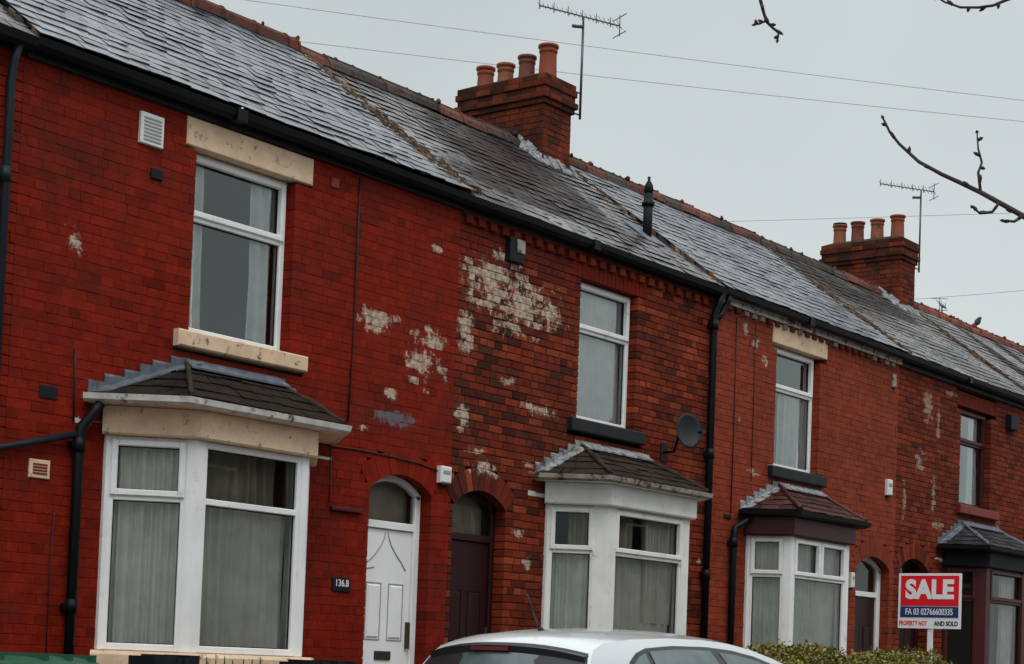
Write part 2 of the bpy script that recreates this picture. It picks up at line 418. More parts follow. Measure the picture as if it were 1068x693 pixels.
def gasket(mb,O,u,n,W,H,fw,trans,sash_top,topmull,d=.021):
    def g(a0,a1,z0,z1):
        w=.007
        for (p,q,r_,s_) in ((a0,a1,z0,z0+w),(a0,a1,z1-w,z1),(a0,a0+w,z0+w,z1-w),(a1-w,a1,z0+w,z1-w)): mb.obox(O,u,n,p,q,d,d+.012,r_,s_)
    g(fw,W-fw,fw,trans-.025)
    bs=[fw*.5]+list(topmull)+[W-fw*.5]
    if sash_top:
        for i in range(len(bs)-1): g(bs[i]+(.062 if i else .05),bs[i+1]-(.062 if i<len(bs)-2 else .05),trans+.062,H-fw*.45-.05)
    else: g(fw,W-fw,trans+.025,H-fw)

def frame(mb,O,u,n,W,H,fw=.055,trans=None,sash_top=False,sash_low=False,mull=(),dep=.06,topmull=()):
    ch=.006
    mb.obox(O,u,n,0,fw,0,dep,0,H,ch=ch); mb.obox(O,u,n,W-fw,W,0,dep,0,H,ch=ch)
    mb.obox(O,u,n,fw,W-fw,0,dep-.002,0,fw,ch=ch); mb.obox(O,u,n,fw,W-fw,0,dep-.002,H-fw,H,ch=ch)
    if trans: mb.obox(O,u,n,fw,W-fw,0,dep-.001,trans-.025,trans+.025,ch=ch)
    for a in mull: mb.obox(O,u,n,a-.028,a+.028,.002,dep-.003,fw,(trans or H)-fw*.4,ch=ch)
    for a in topmull: mb.obox(O,u,n,a-.028,a+.028,.002,dep-.003,(trans or 0)+.02,H-fw*.5,ch=ch)
    def sash(a0,a1,z0,z1,w=.05,d=dep+.022):
        mb.obox(O,u,n,a0,a0+w,.02,d,z0,z1,ch=.007); mb.obox(O,u,n,a1-w,a1,.02,d,z0,z1,ch=.007)
        mb.obox(O,u,n,a0+w,a1-w,.02,d-.001,z0,z0+w,ch=.007); mb.obox(O,u,n,a0+w,a1-w,.02,d-.001,z1-w,z1,ch=.007)
    e_=fw*.45
    if sash_top:
        bs=[fw*.5]+list(topmull)+[W-fw*.5]
        for i in range(len(bs)-1): sash(bs[i]+(.012 if i else 0),bs[i+1]-(.012 if i<len(bs)-2 else 0),trans+.012,H-e_)
    if sash_low: sash(e_,W-e_,e_,trans-.01)
def pane(mb,O,u,n,W,H,c=.03):
    P=lambda a,z:(O[0]+u[0]*a+n[0]*c,O[1]+u[1]*a+n[1]*c,O[2]+z)
    mb.face([P(.01,.01),P(W-.01,.01),P(W-.01,H-.01),P(.01,H-.01)])

UX=(1,0,0); NY=(0,-1,0)
EZ0=5.68; RY=2.35; RZ=7.505; EY=-.10
SL=(RZ-EZ0)/(RY-EY)

# ------------------------------------------------------------------ terraced houses
def house(cfg):
    x0,x1=cfg['x']; rnd=random.Random(cfg['seed'])
    H=thing('terraced_house',((x0+x1)/2,3.2,.15),cfg['label'],'house','houses of the brick terrace')
    S=cfg
    colf=S['col']; mort=S['mort']; wm=S['wallmat']
    wx0,wx1,wz0,wz1=S['win']; 
    dx0,dx1,dz=S['door']; dcx=(dx0+dx1)/2; dw=dx1-dx0; rise=S.get('rise',.16)
    ar=(dw*dw/4+rise*rise)/(2*rise); az=dz+rise-ar
    b=S['bay']
    def hwin(z): 
        return (wx0-x0,wx1-x0) if wz0<z<wz1 else None
    def hlint(z):
        l=S['lintel']; return (l[0]-x0,l[1]-x0) if l[2]-.03<z<l[3] else None
    def hsill(z):
        l=S['sill']; return (l[0]-x0,l[1]-x0) if l[2]<z<l[3] else None
    def hdoor(z):
        if z<dz: return (dx0-x0,dx1-x0)
        rr=ar+.215; d=rr*rr-(z-az)**2
        if d<=0: return None
        t0=math.asin(min(1,(dw/2)/ar)); lim=math.sin(t0)*rr
        h=min(math.sqrt(d),lim*1.0)
        if z<az+math.cos(t0)*rr: # flank of ring
            h=min(h,(z-az)*math.tan(t0))
        return (dcx-h-x0,dcx+h-x0)
    def hbay(z): return (b['wl']+.06-x0,b['wr']-.06-x0) if (1.05<z<2.95) else None
    W=MB(); bricks(W,(x0,0,0),UX,NY,x1-x0,.15,5.56,colf,(hwin,hlint,hsill,hdoor,hbay),S['seed'],S['gap'],S.get('prot',.004),mort,.2,rec=S.get('rec',.0065))
    # arch voussoirs
    t0=math.asin(min(1,(dw/2)/ar))
    arch_ring(W,dcx,az,ar,ar+.215,math.pi/2-t0,math.pi/2+t0,int(dw*1.08/.078),-.002,.10,S.get('archcol',colf),rnd,S['gap']*.7)
    wall=W.build('wall',wm,H)
    # rear and rest of the body
    bd=MB(); bd.box(x0+.004,x1-.004,4.75,4.85,.1,5.6,(*mort,.5)); 
    bd.box(x0+.01,x0+.06,.115,4.75,.1,5.6,(*mort,.5)); bd.box(x1-.06,x1-.01,.115,4.75,.1,5.6,(*mort,.5))
    bd.build('rear_wall',wm,H)
    # ---------------- roof
    RF=MB(); zo=S.get('roofz',0)
    e0=EZ0+zo
    rows=S.get('rows',19)
    sx0,sx1=x0+.01,x1-.01
    slates(RF,(sx0,EY-.05,e0-.05*SL),(sx1,EY-.05,e0-.05*SL),(sx1,RY,RZ+zo),(sx0,RY,RZ+zo),rows,S.get('tw',.21),rnd,S['slatecol'],S.get('lift',.011),S.get('jz',.007),S.get('sag',.01),S.get('miss',.006))
    RF.face([(x0,EY,e0-.012),(x1,EY,e0-.012),(x1,RY,RZ+zo-.012),(x0,RY,RZ+zo-.012)],(.3,.3,.3,.5))
    RF.face([(x0,RY,RZ+zo-.005),(x1,RY,RZ+zo-.005),(x1,4.95,EZ0),(x0,4.95,EZ0)],(.8,.8,.8,.5))
    roof=RF.build('roof',S['roofmat'],H)
    rg=MB(); xx=x0+.02
    while xx<x1-.05:
        l=min(.45,x1-.01-xx); cc=S['ridgecol'](rnd); dz_=rnd.uniform(-.008,.008)
        pr=[(.13,-.09),(.11,-.02),(.06,.035),(.022,.05),(.02,.075),(-.02,.075),(-.022,.05),(-.06,.035),(-.11,-.02),(-.13,-.09)]
        if not S.get('crest',True): pr=[(.13,-.09),(.11,-.0),(.06,.05),(0,.066),(-.06,.05),(-.11,0),(-.13,-.09)]
        rg.sweep(pr,[(xx,RY,RZ+zo+.02+dz_),(xx+l-.006,RY,RZ+zo+.02+dz_+rnd.uniform(-.006,.006))],cc)
        rg.sweep([(o_*1.08,u_*1.1+.004) for o_,u_ in pr],[(xx+l-.035,RY,RZ+zo+.02+dz_),(xx+l-.004,RY,RZ+zo+.02+dz_)],cc)
        for _ in range(rnd.randint(0,2)):
            q=xx+rnd.uniform(.0,.42); r_=rnd.uniform(.014,.03); rg.lathe(q,RY+rnd.uniform(-.07,.03),[(r_,RZ+zo+.055),(r_*1.1,RZ+zo+.085),(r_*.4,RZ+zo+.085+r_)],6,cc,jit=.35)
        if rnd.random()<S.get('lump',.15):
            q=xx+rnd.uniform(.1,.35); rg.lathe(q,RY+rnd.uniform(-.05,.05),[(.035,RZ+zo+.06),(.04,RZ+zo+.10),(.015,RZ+zo+.125)],7,cc,jit=.3)
        xx+=l
    rg.build('ridge_tiles',M['ridge'],roof)
    if S.get('fillet',True):   # party-line mortar on the roof at x1
        fl=MB(); nl=S.get('lumps',420); fw_=S.get('fw',.15)
        for i in range(nl):
            t=rnd.random(); y=EY+.0+(RY-EY-.04)*t; z=EZ0+SL*(y-EY)+.012+max(zo,0)*.6
            xx=x1+rnd.gauss(-.02,fw_*.5); r_=rnd.uniform(.02,.055)
            c=rnd.choice([(.08,.034,.016),(.045,.03,.02),(.09,.045,.02),(.03,.024,.02),(.03,.024,.02),(.14,.11,.08)])
            pts=[(xx+rnd.uniform(-r_,r_)*1.3*0+math.cos(q*1.047+i)*r_*rnd.uniform(.7,1.5),y+math.sin(q*1.047+i)*r_*rnd.uniform(.8,1.8)) for q in range(6)]
            lo=[(a,b_,EZ0+SL*(b_-EY)-.01) for a,b_ in pts]; hi=[(xx+(a-xx)*.6,y+(b_-y)*.6,EZ0+SL*(y+(b_-y)*.6-EY)+rnd.uniform(.018,.045)+max(zo,0)*.6) for a,b_ in pts]
            fl.faces(lo+hi,[(k,(k+1)%6,6+(k+1)%6,6+k) for k in range(6)]+[(6,7,8,9,10,11)],(*c,.5))
        fl.build('mortar_fillet',M['fillet'],roof)
    # ---------------- eaves
    g=MB(); gx0,gx1=S.get('gut',(x0,x1)); gz=5.655+S.get('gutz',0)
    prof=[(0,0),(.02,-.055),(.065,-.085),(.11,-.055),(.125,0),(.118,0),(.105,-.05),(.065,-.075),(.028,-.05),(.01,0)]
    g.sweep(prof,[(gx0,-.045,gz),(gx1,-.045,gz-.01)])
    g.obox((gx0+2.0,-.045,gz-.095),UX,NY,0,.11,-.004,.132,0,.1)
    g.build('gutter',M['black'],H)
    fa=MB(); fz0,fz1=S.get('fascia',(5.50,5.63)); fa.box(x0+.002,x1-.002,-.040,-.012,fz0,fz1); fa.box(x0+.002,x1-.002,-.10,-.04,fz1-.02,fz1+.0)
    fa.build('fascia_board',S.get('fasciamat',M['blackpaint']),H)
    if S.get('dentil'):
        d=MB(); q=x0+.05; za,zb=S['dentil']
        d.box(x0+.003,x1-.003,-.03,-.008,zb,fz0-.002,(*colf(rnd,0,0),.5))
        while q<x1-.15:
            d.obox((q,0,0),UX,NY,0,.105,-.01,.038,za,zb-.003,(*S.get('dentcol',colf)(rnd,q,za),rnd.random()),ch=.005); q+=.19+rnd.uniform(-.004,.004)
        d.build('dentil_course',S.get('dentmat',wm),H)
    # ---------------- upper window
    O=(wx0,.165,wz0); Wd=wx1-wx0; Hh=wz1-wz0
    fm=S['winmat']; f_=MB(); frame(f_,O,UX,NY,Wd,Hh,.055,Hh*S.get('tr',.655),S.get('sash',True),False,dep=.06)
    fo=f_.build('window',fm,H); fo
    p_=MB(); pane(p_,O,UX,NY,Wd,Hh,.02); p_.build('pane',M['glass'],fo)
    p_=MB(); gasket(p_,O,UX,NY,Wd,Hh,.055,Hh*S.get('tr',.655),S.get('sash',True),()); p_.build('gasket',M['blackpaint'],fo)
    if S.get('lintelmat'):
        l=S['lintel']; lb=MB(); lb.obox((l[0],0,0),UX,NY,0,l[1]-l[0],-.16,.012,l[2]+.003,l[3]-.003,ch=.008)
        lo=lb.build('lintel',S['lintelmat'],H)
    else:
        l=S['lintel']; lb=MB(); q=l[0]
        while q<l[1]-.02:
            ww=min(.078,l[1]-q); lb.obox((q,0,0),UX,NY,.003,ww-.003,-.11,.0+rnd.uniform(-.002,.002),l[2]+.002,l[3]-.002,(*S['lintcol'],rnd.random()),ch=.003); q+=.078
        lo=lb.build('lintel',wm,H)
    l=S['sill']; sb=MB(); sb.obox((l[0],0,0),UX,NY,0,l[1]-l[0],-.11,.07,l[2],l[3]-.004,ch=.012); sb.build('sill',S['sillmat'],fo)
    windows_room(H,x0+.3,x1-.3,3.1,5.5,.205,2.4)
    cu=MB()
    for (a0,a1,zz0,zz1,cc) in S['curt']: curtain(cu,O,UX,NY,a0*Wd,a1*Wd,cc,zz0*Hh,zz1*Hh,.10,.030,rnd)
    if cu.v: cu.build('curtain',S.get('curtmat',M['drape']),fo)
    # ---------------- door
    DY=S.get('doory',.19)
    fz=dz if False else dz+rise
    df=MB(); dm=S['doorframe']; tz=S['dtr']; fw=S.get('dfw',.06)
    OO=(dx0,DY,.35)
    df.obox(OO,UX,NY,0,fw,0,.06,0,dz-.35,ch=.005); df.obox(OO,UX,NY,dw-fw,dw,0,.06,0,dz-.35,ch=.005)
    df.obox(OO,UX,NY,fw,dw-fw,0,.055,tz-.35,tz-.35+.07,ch=.005)
    # arched head of frame
    nA=12
    for i in range(nA):
        a0_=-t0+2*t0*i/nA; a1_=-t0+2*t0*(i+1)/nA
        q=[(dcx+math.sin(a0_)*ar,az+math.cos(a0_)*ar),(dcx+math.sin(a1_)*ar,az+math.cos(a1_)*ar),(dcx+math.sin(a1_)*(ar-.055),az+math.cos(a1_)*(ar-.055)),(dcx+math.sin(a0_)*(ar-.055),az+math.cos(a0_)*(ar-.055))]
        df.hexa([(a,DY-.06,b_) for a,b_ in q]+[(a,DY,b_) for a,b_ in q])
    fr_=df.build('door_frame',dm,H)
    gp=MB(); n_=12; pts=[(dx0+.03,DY-.03,tz+.03)]+[(dcx+math.sin(-t0+2*t0*i/n_)*(ar-.03),DY-.03,az+math.cos(-t0+2*t0*i/n_)*(ar-.03)) for i in range(n_+1)]+[(dx1-.03,DY-.03,tz+.03)]
    gp.face(pts[::-1]); gp.build('pane',M['glassdark'],fr_)
    windows_room(H,dx0-.05,dx1+.05,.33,dz+rise+.05,DY+.03,1.2)
    if S.get('fancurt'):
        cu=MB(); curtain(cu,(dx0,DY,0),UX,NY,.04,dw-.04,-.09,tz+.05,dz+rise-.03,.06,.008,rnd); cu.build('curtain',M['beigedrape'],fr_)
    dl=MB(); dl.obox(OO,UX,NY,fw+.004,dw-fw-.004,.0,.03,.02,tz-.35-.004,ch=.004)
    door=dl.build('door',S['doormat'],H)
    a=fw+.10; bb=dw-fw-.10; mid=(a+bb)/2; top=tz-.35
    def groove(a0,a1,z0,z1):
        w_=.008; pn=MB(); rz=MB(); rz.obox(OO,UX,NY,a0+.02,a1-.02,.029,.043,z0+.02,z1-.02,ch=.012); rz.build('raised_panel',S['doormat'],door)
        for (p,q,r_,s_) in ((a0,a1,z0,z0+w_),(a0,a1,z1-w_,z1),(a0,a0+w_,z0+w_,z1-w_),(a1-w_,a1,z0+w_,z1-w_)): pn.obox(OO,UX,NY,p,q,.028,.036,r_,s_)
        pn.build('door_panel',S['panmat'],door)
    groove(a,mid-.05,1.02,1.55); groove(mid+.05,bb,1.02,1.55); groove(a,mid-.05,.2,.72); groove(mid+.05,bb,.2,.72)
    if S.get('fancy'):
        # curved arch beading near the door head
        def bead(pts): 
            pn=MB(); pn.tube([(dx0+p,DY-.034,.35+z) for p,z in pts],.005,6); pn.build('moulding',S['panmat'],door)
        bead([(a-.02,1.72),(a+.05,1.76),(a+.12,1.82),(mid-.07,1.90),(mid-.03,1.97),(mid-.02,2.02)])
        bead([(bb+.02,1.68),(bb-.05,1.76),(bb-.12,1.82),(mid+.07,1.90),(mid+.03,1.97),(mid+.02,2.02)])
        bead([(a-.02,1.67),(a+.05,1.68),(a+.10,1.69)])
    ha=MB(); ha.obox(OO,UX,NY,mid-.11,mid+.11,.03,.045,.84,.92,ch=.004); ha.build('letterbox',M['brass'],door)
    hb=MB(); hb.obox(OO,UX,NY,dw-fw-.05,dw-fw-.025,.03,.075,.95,1.2,ch=.006); hb.build('handle',M['brass'],door)
    if S.get('slot'):
        hb=MB(); hb.obox(OO,UX,NY,mid+.11,mid+.15,.03,.038,1.08,1.44,ch=.003); hb.build('door_pane',M['blackpaint'],door)
    st=MB(); st.obox((dx0-.1,0,0),UX,NY,0,dw+.2,-.2,.28,.15,.34,ch=.01); st.build('doorstep',M['mortar'],H)
    bay(H,S,b,rnd)
    return H,roof

def bay(H,S,b,rnd):
    D=.5
    wl,wr,fl,fr,yb=b['wl'],b['wr'],b['fl'],b['fr'],-D
    z0,z1=1.19,2.84
    gl=b['glass']; fm=b['fmat']
    # base wall
    B=MB()
    segs=[((wl,-.002),(fl,yb)),((fl,yb),(fr,yb)),((fr,yb),(wr,-.002))]
    for i,(p,q) in enumerate(segs):
        u=Vector((q[0]-p[0],q[1]-p[1],0)); Lg=u.length; u.normalize(); n=Vector((u.y,-u.x,0))
        bricks(B,(p[0],p[1],0),u,n,Lg,.15,1.05,S['col'],(),S['seed']+31+i,S['gap'],.003,S['mort'])
    base=B.build('bay_window',S['wallmat'],H)
    pth=[(wl-.03,.0,0),(fl-.03,yb-.02,0),(fr+.03,yb-.02,0),(wr+.03,.0,0)]
    s_=MB(); s_.sweep([(-.16,1.053),(.085,1.053),(.09,1.07),(.09,1.155),(.06,1.185),(-.16,1.188)],pth); s_.build('sill',b['sillmat'],base)
    # frames
    Fm=MB(); Pn=MB(); Cu=MB(); Cd=MB(); Gk=MB()
    for i,(p,q) in enumerate(segs):
        u=Vector((q[0]-p[0],q[1]-p[1],0)); Lg=u.length; u.normalize(); n=Vector((u.y,-u.x,0))
        pw=b.get('post',.09)
        a0=.03 if i==0 else pw*.8; a1=Lg-(.03 if i==2 else pw*.8)
        O=(p[0]+u.x*a0-n.x*.07,p[1]+u.y*a0-n.y*.07,z0); Wd=a1-a0; Hh=z1-z0
        tr=Hh*b.get('tr',.715)
        frame(Fm,O,u,n,Wd,Hh,b.get('fw',.055),tr,b['sash'][i],False,mull=(),dep=.06,topmull=[Wd*t for t in b.get('tm',((),(),()))[i]])
        pane(Pn,O,u,n,Wd,Hh,.02)
        gasket(Gk,O,u,n,Wd,Hh,b.get('fw',.055),tr,b['sash'][i],[Wd*t for t in b.get('tm',((),(),()))[i]])
        for (c0,c1,zz0,zz1,kind) in b['curt'][i]:
            curtain(Cd if kind else Cu,O,u,n,c0*Wd,c1*Wd,-.08-.05*kind,zz0*Hh,zz1*Hh,.085 if not kind else .13,.034 if not kind else .04,rnd)
    pr=b.get('post',.09)
    for (px,py,sgn) in ((fl,yb,1),(fr,yb,-1)):
        # mitred corner post
        k=segs[0] if sgn==1 else segs[2]
        u=Vector((k[1][0]-k[0][0],k[1][1]-k[0][1],0)).normalized()
        if sgn==1: d=-u
        else: d=u
        w_=pr
        pts=[(px,py),(px+sgn*w_,py),(px+sgn*w_,py+.09),(px+sgn*.03,py+.11),(px+d.x*w_+sgn*.07,py+d.y*w_+.02),(px+d.x*w_,py+d.y*w_)]
        if sgn==-1: pts=pts[::-1]
        Fm.faces([(a,b_,z0) for a,b_ in pts]+[(a,b_,z1) for a,b_ in pts],[(0,1,7,6),(1,2,8,7),(2,3,9,8),(3,4,10,9),(4,5,11,10),(5,0,6,11)])
    for (px,d) in ((wl,1),(wr,-1)): Fm.box(min(px,px+d*.05),max(px,px+d*.05),-.03,.06,z0,z1)
    Fm.build('window_frame',fm,base); Pn.build('pane',gl,base); Gk.build('gasket',M['blackpaint'],base)
    if Cu.v: Cu.build('net_curtain',b.get('netmat',M['net']),base)
    if Cd.v: Cd.build('drape',b.get('drapemat',M['beigedrape']),base)
    # room behind
    rm=MB(); x0_,x1_=wl-.3,wr+.3
    rm.box(x0_,x1_,2.6,2.65,.9,3.0); rm.box(x0_-.05,x0_,.12,2.6,.9,3.0); rm.box(x1_,x1_+.05,.12,2.6,.9,3.0)
    rm.box(x0_,x1_,-.0,2.6,.98,1.0); 
    rm.faces([(wl,0,1.0),(fl,yb+.09,1.0),(fr,yb+.09,1.0),(wr,0,1.0)],[(0,1,2,3)]); rm.faces([(wl,0,2.9),(fl,yb+.05,2.9),(fr,yb+.05,2.9),(wr,0,2.9)],[(0,1,2,3)])
    rm.box(x0_,x1_,.0,2.6,2.9,2.95)
    rm.build('room',M['room'],base)
    # header fascia
    f1,f2=b.get('hz',(2.842,3.06))
    h_=MB(); o_=b.get('ho',.05)
    h_.sweep([(-.12,f1),(o_,f1),(o_+.012,f1+.015),(o_+.012,f2),(-.12,f2)],[(wl-.02,0,0),(fl-.01,yb,0),(fr+.01,yb,0),(wr+.02,0,0)]); h_.build('fascia',b['hmat'],base)
    # roof
    E0,E1,E2,E3=b['ev']; A1,A2=b['ap']; ez=b.get('ez',3.13); az=3.5
    def P(q,y,z): return (q,y,z)
    sl=b['slcol']; T=MB(); rr=b.get('rows',5)
    slates(T,P(E0,-.0,ez),P(E1,-.66,ez),P(A1+.0,-.0,az),P(A1-.0,-.0,az),rr,.2,rnd,sl,.016,.005,.0,.02)
    slates(T,P(E1,-.66,ez),P(E2,-.66,ez),P(A2,0,az),P(A1,0,az),rr,.2,rnd,sl,.016,.005,.0,.02)
    slates(T,P(E2,-.66,ez),P(E3,0,ez),P(A2,0,az),P(A2,0,az),rr,.2,rnd,sl,.016,.005,.0,.02)
    T.faces([(E0,0,ez-.02),(E1,-.65,ez-.02),(E2,-.65,ez-.02),(E3,0,ez-.02),(A1,0,az-.02),(A2,0,az-.02)],[(0,1,4),(1,2,5,4),(2,3,5),(0,3,2,1)],(.3,.3,.3,.5))
    T.build('bay_roof',b['rmat'],base)
    for (a,c) in ((E1,A1),(E2,A2)):
        hp=MB(); pts=[]; 
        for i in range(9):
            t=i/8; pts.append((a+(c-a)*t,-.66*(1-t),ez+.02+(az-ez)*t+rnd.uniform(-.006,.008)))
        hp.tube(pts,[.026+rnd.uniform(-.009,.012) for _ in pts],7)
        hp.build('hip',b.get('hipmat',M['mossfillet']),base)
    # flashing
    lf=MB(); nst=6
    for (ea,aa) in ((E0,A1),(E3,A2)):
        for i in range(nst):
            t0=i/nst; t1=(i+1)/nst
            t0=max(0,t0+rnd.uniform(-.03,.03)*(i>0)); t1=t1+rnd.uniform(-.02,.03)*(i<nst-1)
            xa=ea+(aa-ea)*t0; xb=ea+(aa-ea)*t1; za=ez+(az-ez)*t0; zb=ez+(az-ez)*t1
            lo,hi=min(xa,xb)-.01,max(xa,xb)+.01
            lf.hexa([(lo,-.014-i*.001,za-.01 if ea<aa else zb-.04),(hi,-.014-i*.001,zb-.04 if ea<aa else za-.01),(hi,-.004,zb-.04 if ea<aa else za-.01),(lo,-.004,za-.01 if ea<aa else zb-.04),
                     (lo,-.014-i*.001,zb+.045+rnd.uniform(-.025,.02)),(hi,-.014-i*.001,zb+.045+rnd.uniform(-.025,.02)),(hi,-.004,zb+.055),(lo,-.004,zb+.055)])
            if ea<aa: # apron laid on the slates
                lf.hexa([(xa,-.004,za+.01),(xa+.10,-.10,za+.03),(xb+.10,-.10,zb+.03),(xb,-.004,zb+.01),(xa,-.004,za+.02),(xa+.10,-.10,za+.042),(xb+.10,-.10,zb+.042),(xb,-.004,zb+.035)])
    lf.hexa([(A1-.06,-.13,az-.035),(A2+.06,-.13,az-.035),(A2+.04,-.004,az+.02),(A1-.04,-.004,az+.02),(A1-.06,-.13,az-.02),(A2+.06,-.13,az-.02),(A2+.04,-.004,az+.06),(A1-.04,-.004,az+.06)])
    lf.build('flashing',b.get('leadmat',M['lead']),base)
    gt=MB(); gt.sweep([(0,0),(.01,-.045),(.045,-.065),(.085,-.045),(.095,0),(.088,0),(.075,-.035),(.045,-.055),(.018,-.035),(.008,0)],[(E0-.02,0,ez),(E1-.0,-.61,ez),(E2,-.61,ez),(E3+.02,0,ez)])
    gt.build('gutter',b['gmat'],base)
    sf=MB(); sf.sweep([(-.2,0),(.05,0),(.05,.045),(-.2,.045)],[(E0+.02,0,ez-.065),(E1+.0,-.60,ez-.065),(E2,-.60,ez-.065),(E3-.02,0,ez-.065)]); sf.build('soffit',b.get('somat',b['hmat']),base)

def c_h1(r,x,z):
    k=r.uniform(.82,1.15)*(1 if r.random()<.95 else .7); return (.182*k,.0118*k,.0050*k)
def c_h2(r,x,z):
    q=r.random()
    dark=.13+(.22 if x<14.3 and z<4.5 else 0)
    if (z>5.05 and x<15.3 and q<.75): k=r.uniform(.8,1.1); return (.15*k,.018*k,.011*k)
    if q<dark: k=r.uniform(.7,1.3); return (.06*k,.017*k,.012*k)
    if q<.50: k=r.uniform(.75,1.15); return (.205*k,.034*k,.0150*k)
    if q<.92: k=r.uniform(.7,1.1); return (.150*k,.024*k,.012*k)
    k=r.uniform(.8,1.1); return (.26*k,.050*k,.022*k)
def c_h2top(r,x,z): return c_h2(r,x,z)
def c_h3(r,x,z):
    k=r.uniform(.86,1.12); return (.235*k,.043*k,.022*k)
def c_h4(r,x,z):
    q=r.random()
    if q<.08: k=r.uniform(.7,1.2); return (.07*k,.022*k,.016*k)
    if q<.6: k=r.uniform(.8,1.15); return (.185*k,.034*k,.016*k)
    k=r.uniform(.75,1.1); return (.14*k,.026*k,.014*k)
def c_ch(r,x,z):
    q=r.random()
    if q<.18: k=r.uniform(.6,1.1); return (.07*k,.03*k,.022*k)
    if q<.6: k=r.uniform(.8,1.1); return (.195*k,.040*k,.017*k)
    k=r.uniform(.8,1.1); return (.14*k,.028*k,.015*k)
def c_cap(r,x,z):
    k=r.uniform(.6,1.2)
    return (.055*k,.022*k,.014*k) if r.random()<.62 else (.15*k,.035*k,.017*k)
def sl_light(r,p): k=r.choice([.35,.75,.9,1,1,1,1.1,1.25]); return (k,k,k*1.02)
def sl_brown(r,p): k=r.choice([.5,.8,1,1,1.2]); return (k*1.1,k*.95,k*.85)
def rc_dark(r): 
    q=r.random(); 
    return (.10,.035,.028,.5) if q<.5 else ((.15,.035,.022,.5) if q<.75 else (.06,.04,.03,.5))
def rc_red(r): k=r.uniform(.7,1.15); return (.24*k,.065*k,.045*k,.5)
def rc_mix(r): k=r.uniform(.6,1.2); return r.choice([(.16*k,.06*k,.045*k,.5),(.07*k,.055*k,.05*k,.5)])

mat_h1=brick_mat('red_painted_brick',[(12.26,4.26,.26,.10),(12.89,3.98,.26,.2),(13.03,4.22,.2,.10),(12.46,3.62,.10,.05),(8.79,4.26,.08,.09),(12.14,3.27,.06,.03),(13.05,5.1,.08,.05)],[(12.52,3.42,.26,.085)],rough=.62,grime=.55,streak=.35)
mat_h2=brick_mat('worn_red_brick',[(13.85,4.92,.40,.30),(14.35,4.80,.50,.28),(14.85,4.80,.28,.14),(13.52,4.36,.14,.22),(13.52,3.55,.10,.12),(14.75,3.78,.30,.05),(14.2,4.0,.15,.06),(14.5,2.5,.09,.07),(14.65,2.2,.07,.08),(14.6,3.2,.14,.05),(13.75,3.25,.2,.04),(14.1,5.2,.25,.10),(13.9,3.1,.2,.08),(17.9,2.45,.1,.03)],rough=.8,grime=.72)
mat_h3=brick_mat('faded_red_painted_brick',[(18.82,5.30,.08,.10),(19.05,5.18,.08,.10),(19.15,3.62,.16,.04),(19.3,5.0,.1,.06),(18.75,4.2,.07,.04)],rough=.68,grime=.42,flake=.03,flakecol=(.17,.045,.03),streak=.2)
mat_h4=brick_mat('brown_red_brick',[(24.0,5.08,.15,.26),(24.35,4.85,.05,.3),(23.75,4.25,.15,.15),(24.25,3.85,.07,.3),(23.3,3.65,.06,.3),(24.4,3.4,.2,.1),(24.75,5.35,.25,.04),(26.6,3.5,.08,.15)],pcol=(.40,.29,.22),rough=.8,grime=.45)
mat_ch=brick_mat('chimney_brick',rough=.85,grime=.95,streak=.5)

SLM1=slate_mat('wet_grey_slate',(.075,.085,.10),.15,.42)
SLM2=slate_mat('old_wet_slate',(.045,.045,.052),.10,.42,[(15.9,1.3,1.5,1.2),(14.8,.5,1.3,.35)],(.022,.014,.013),moss=.0)
SLM3=slate_mat('clean_wet_slate',(.09,.10,.115),.18,.44)
SLM4=slate_mat('dark_worn_slate',(.055,.056,.062),.2,.5,[(24.0,1.9,1.6,.75),(25.6,1.6,1.6,.4)],(.025,.021,.02),moss=.12)
SLM5=slate_mat('patchy_slate',(.08,.082,.09),.22,.5,[(29.8,1.2,.4,1.4),(31.5,1.8,.3,.8)],(.025,.021,.02),moss=.1)
BR1=slate_mat('mossy_bay_tiles',(.015,.013,.012),.45,.75,moss=.5,mosscol=(.024,.018,.011),spec=.10)
BR2=slate_mat('mossy_bay_tiles_brown',(.020,.017,.015),.4,.75,moss=.4,mosscol=(.036,.022,.013),spec=.14)
BR3=slate_mat('red_brown_bay_tiles',(.055,.019,.014),.35,.6,moss=.2,mosscol=(.03,.018,.014),spec=.25)
BR4=slate_mat('black_bay_slates',(.022,.024,.027),.25,.5)

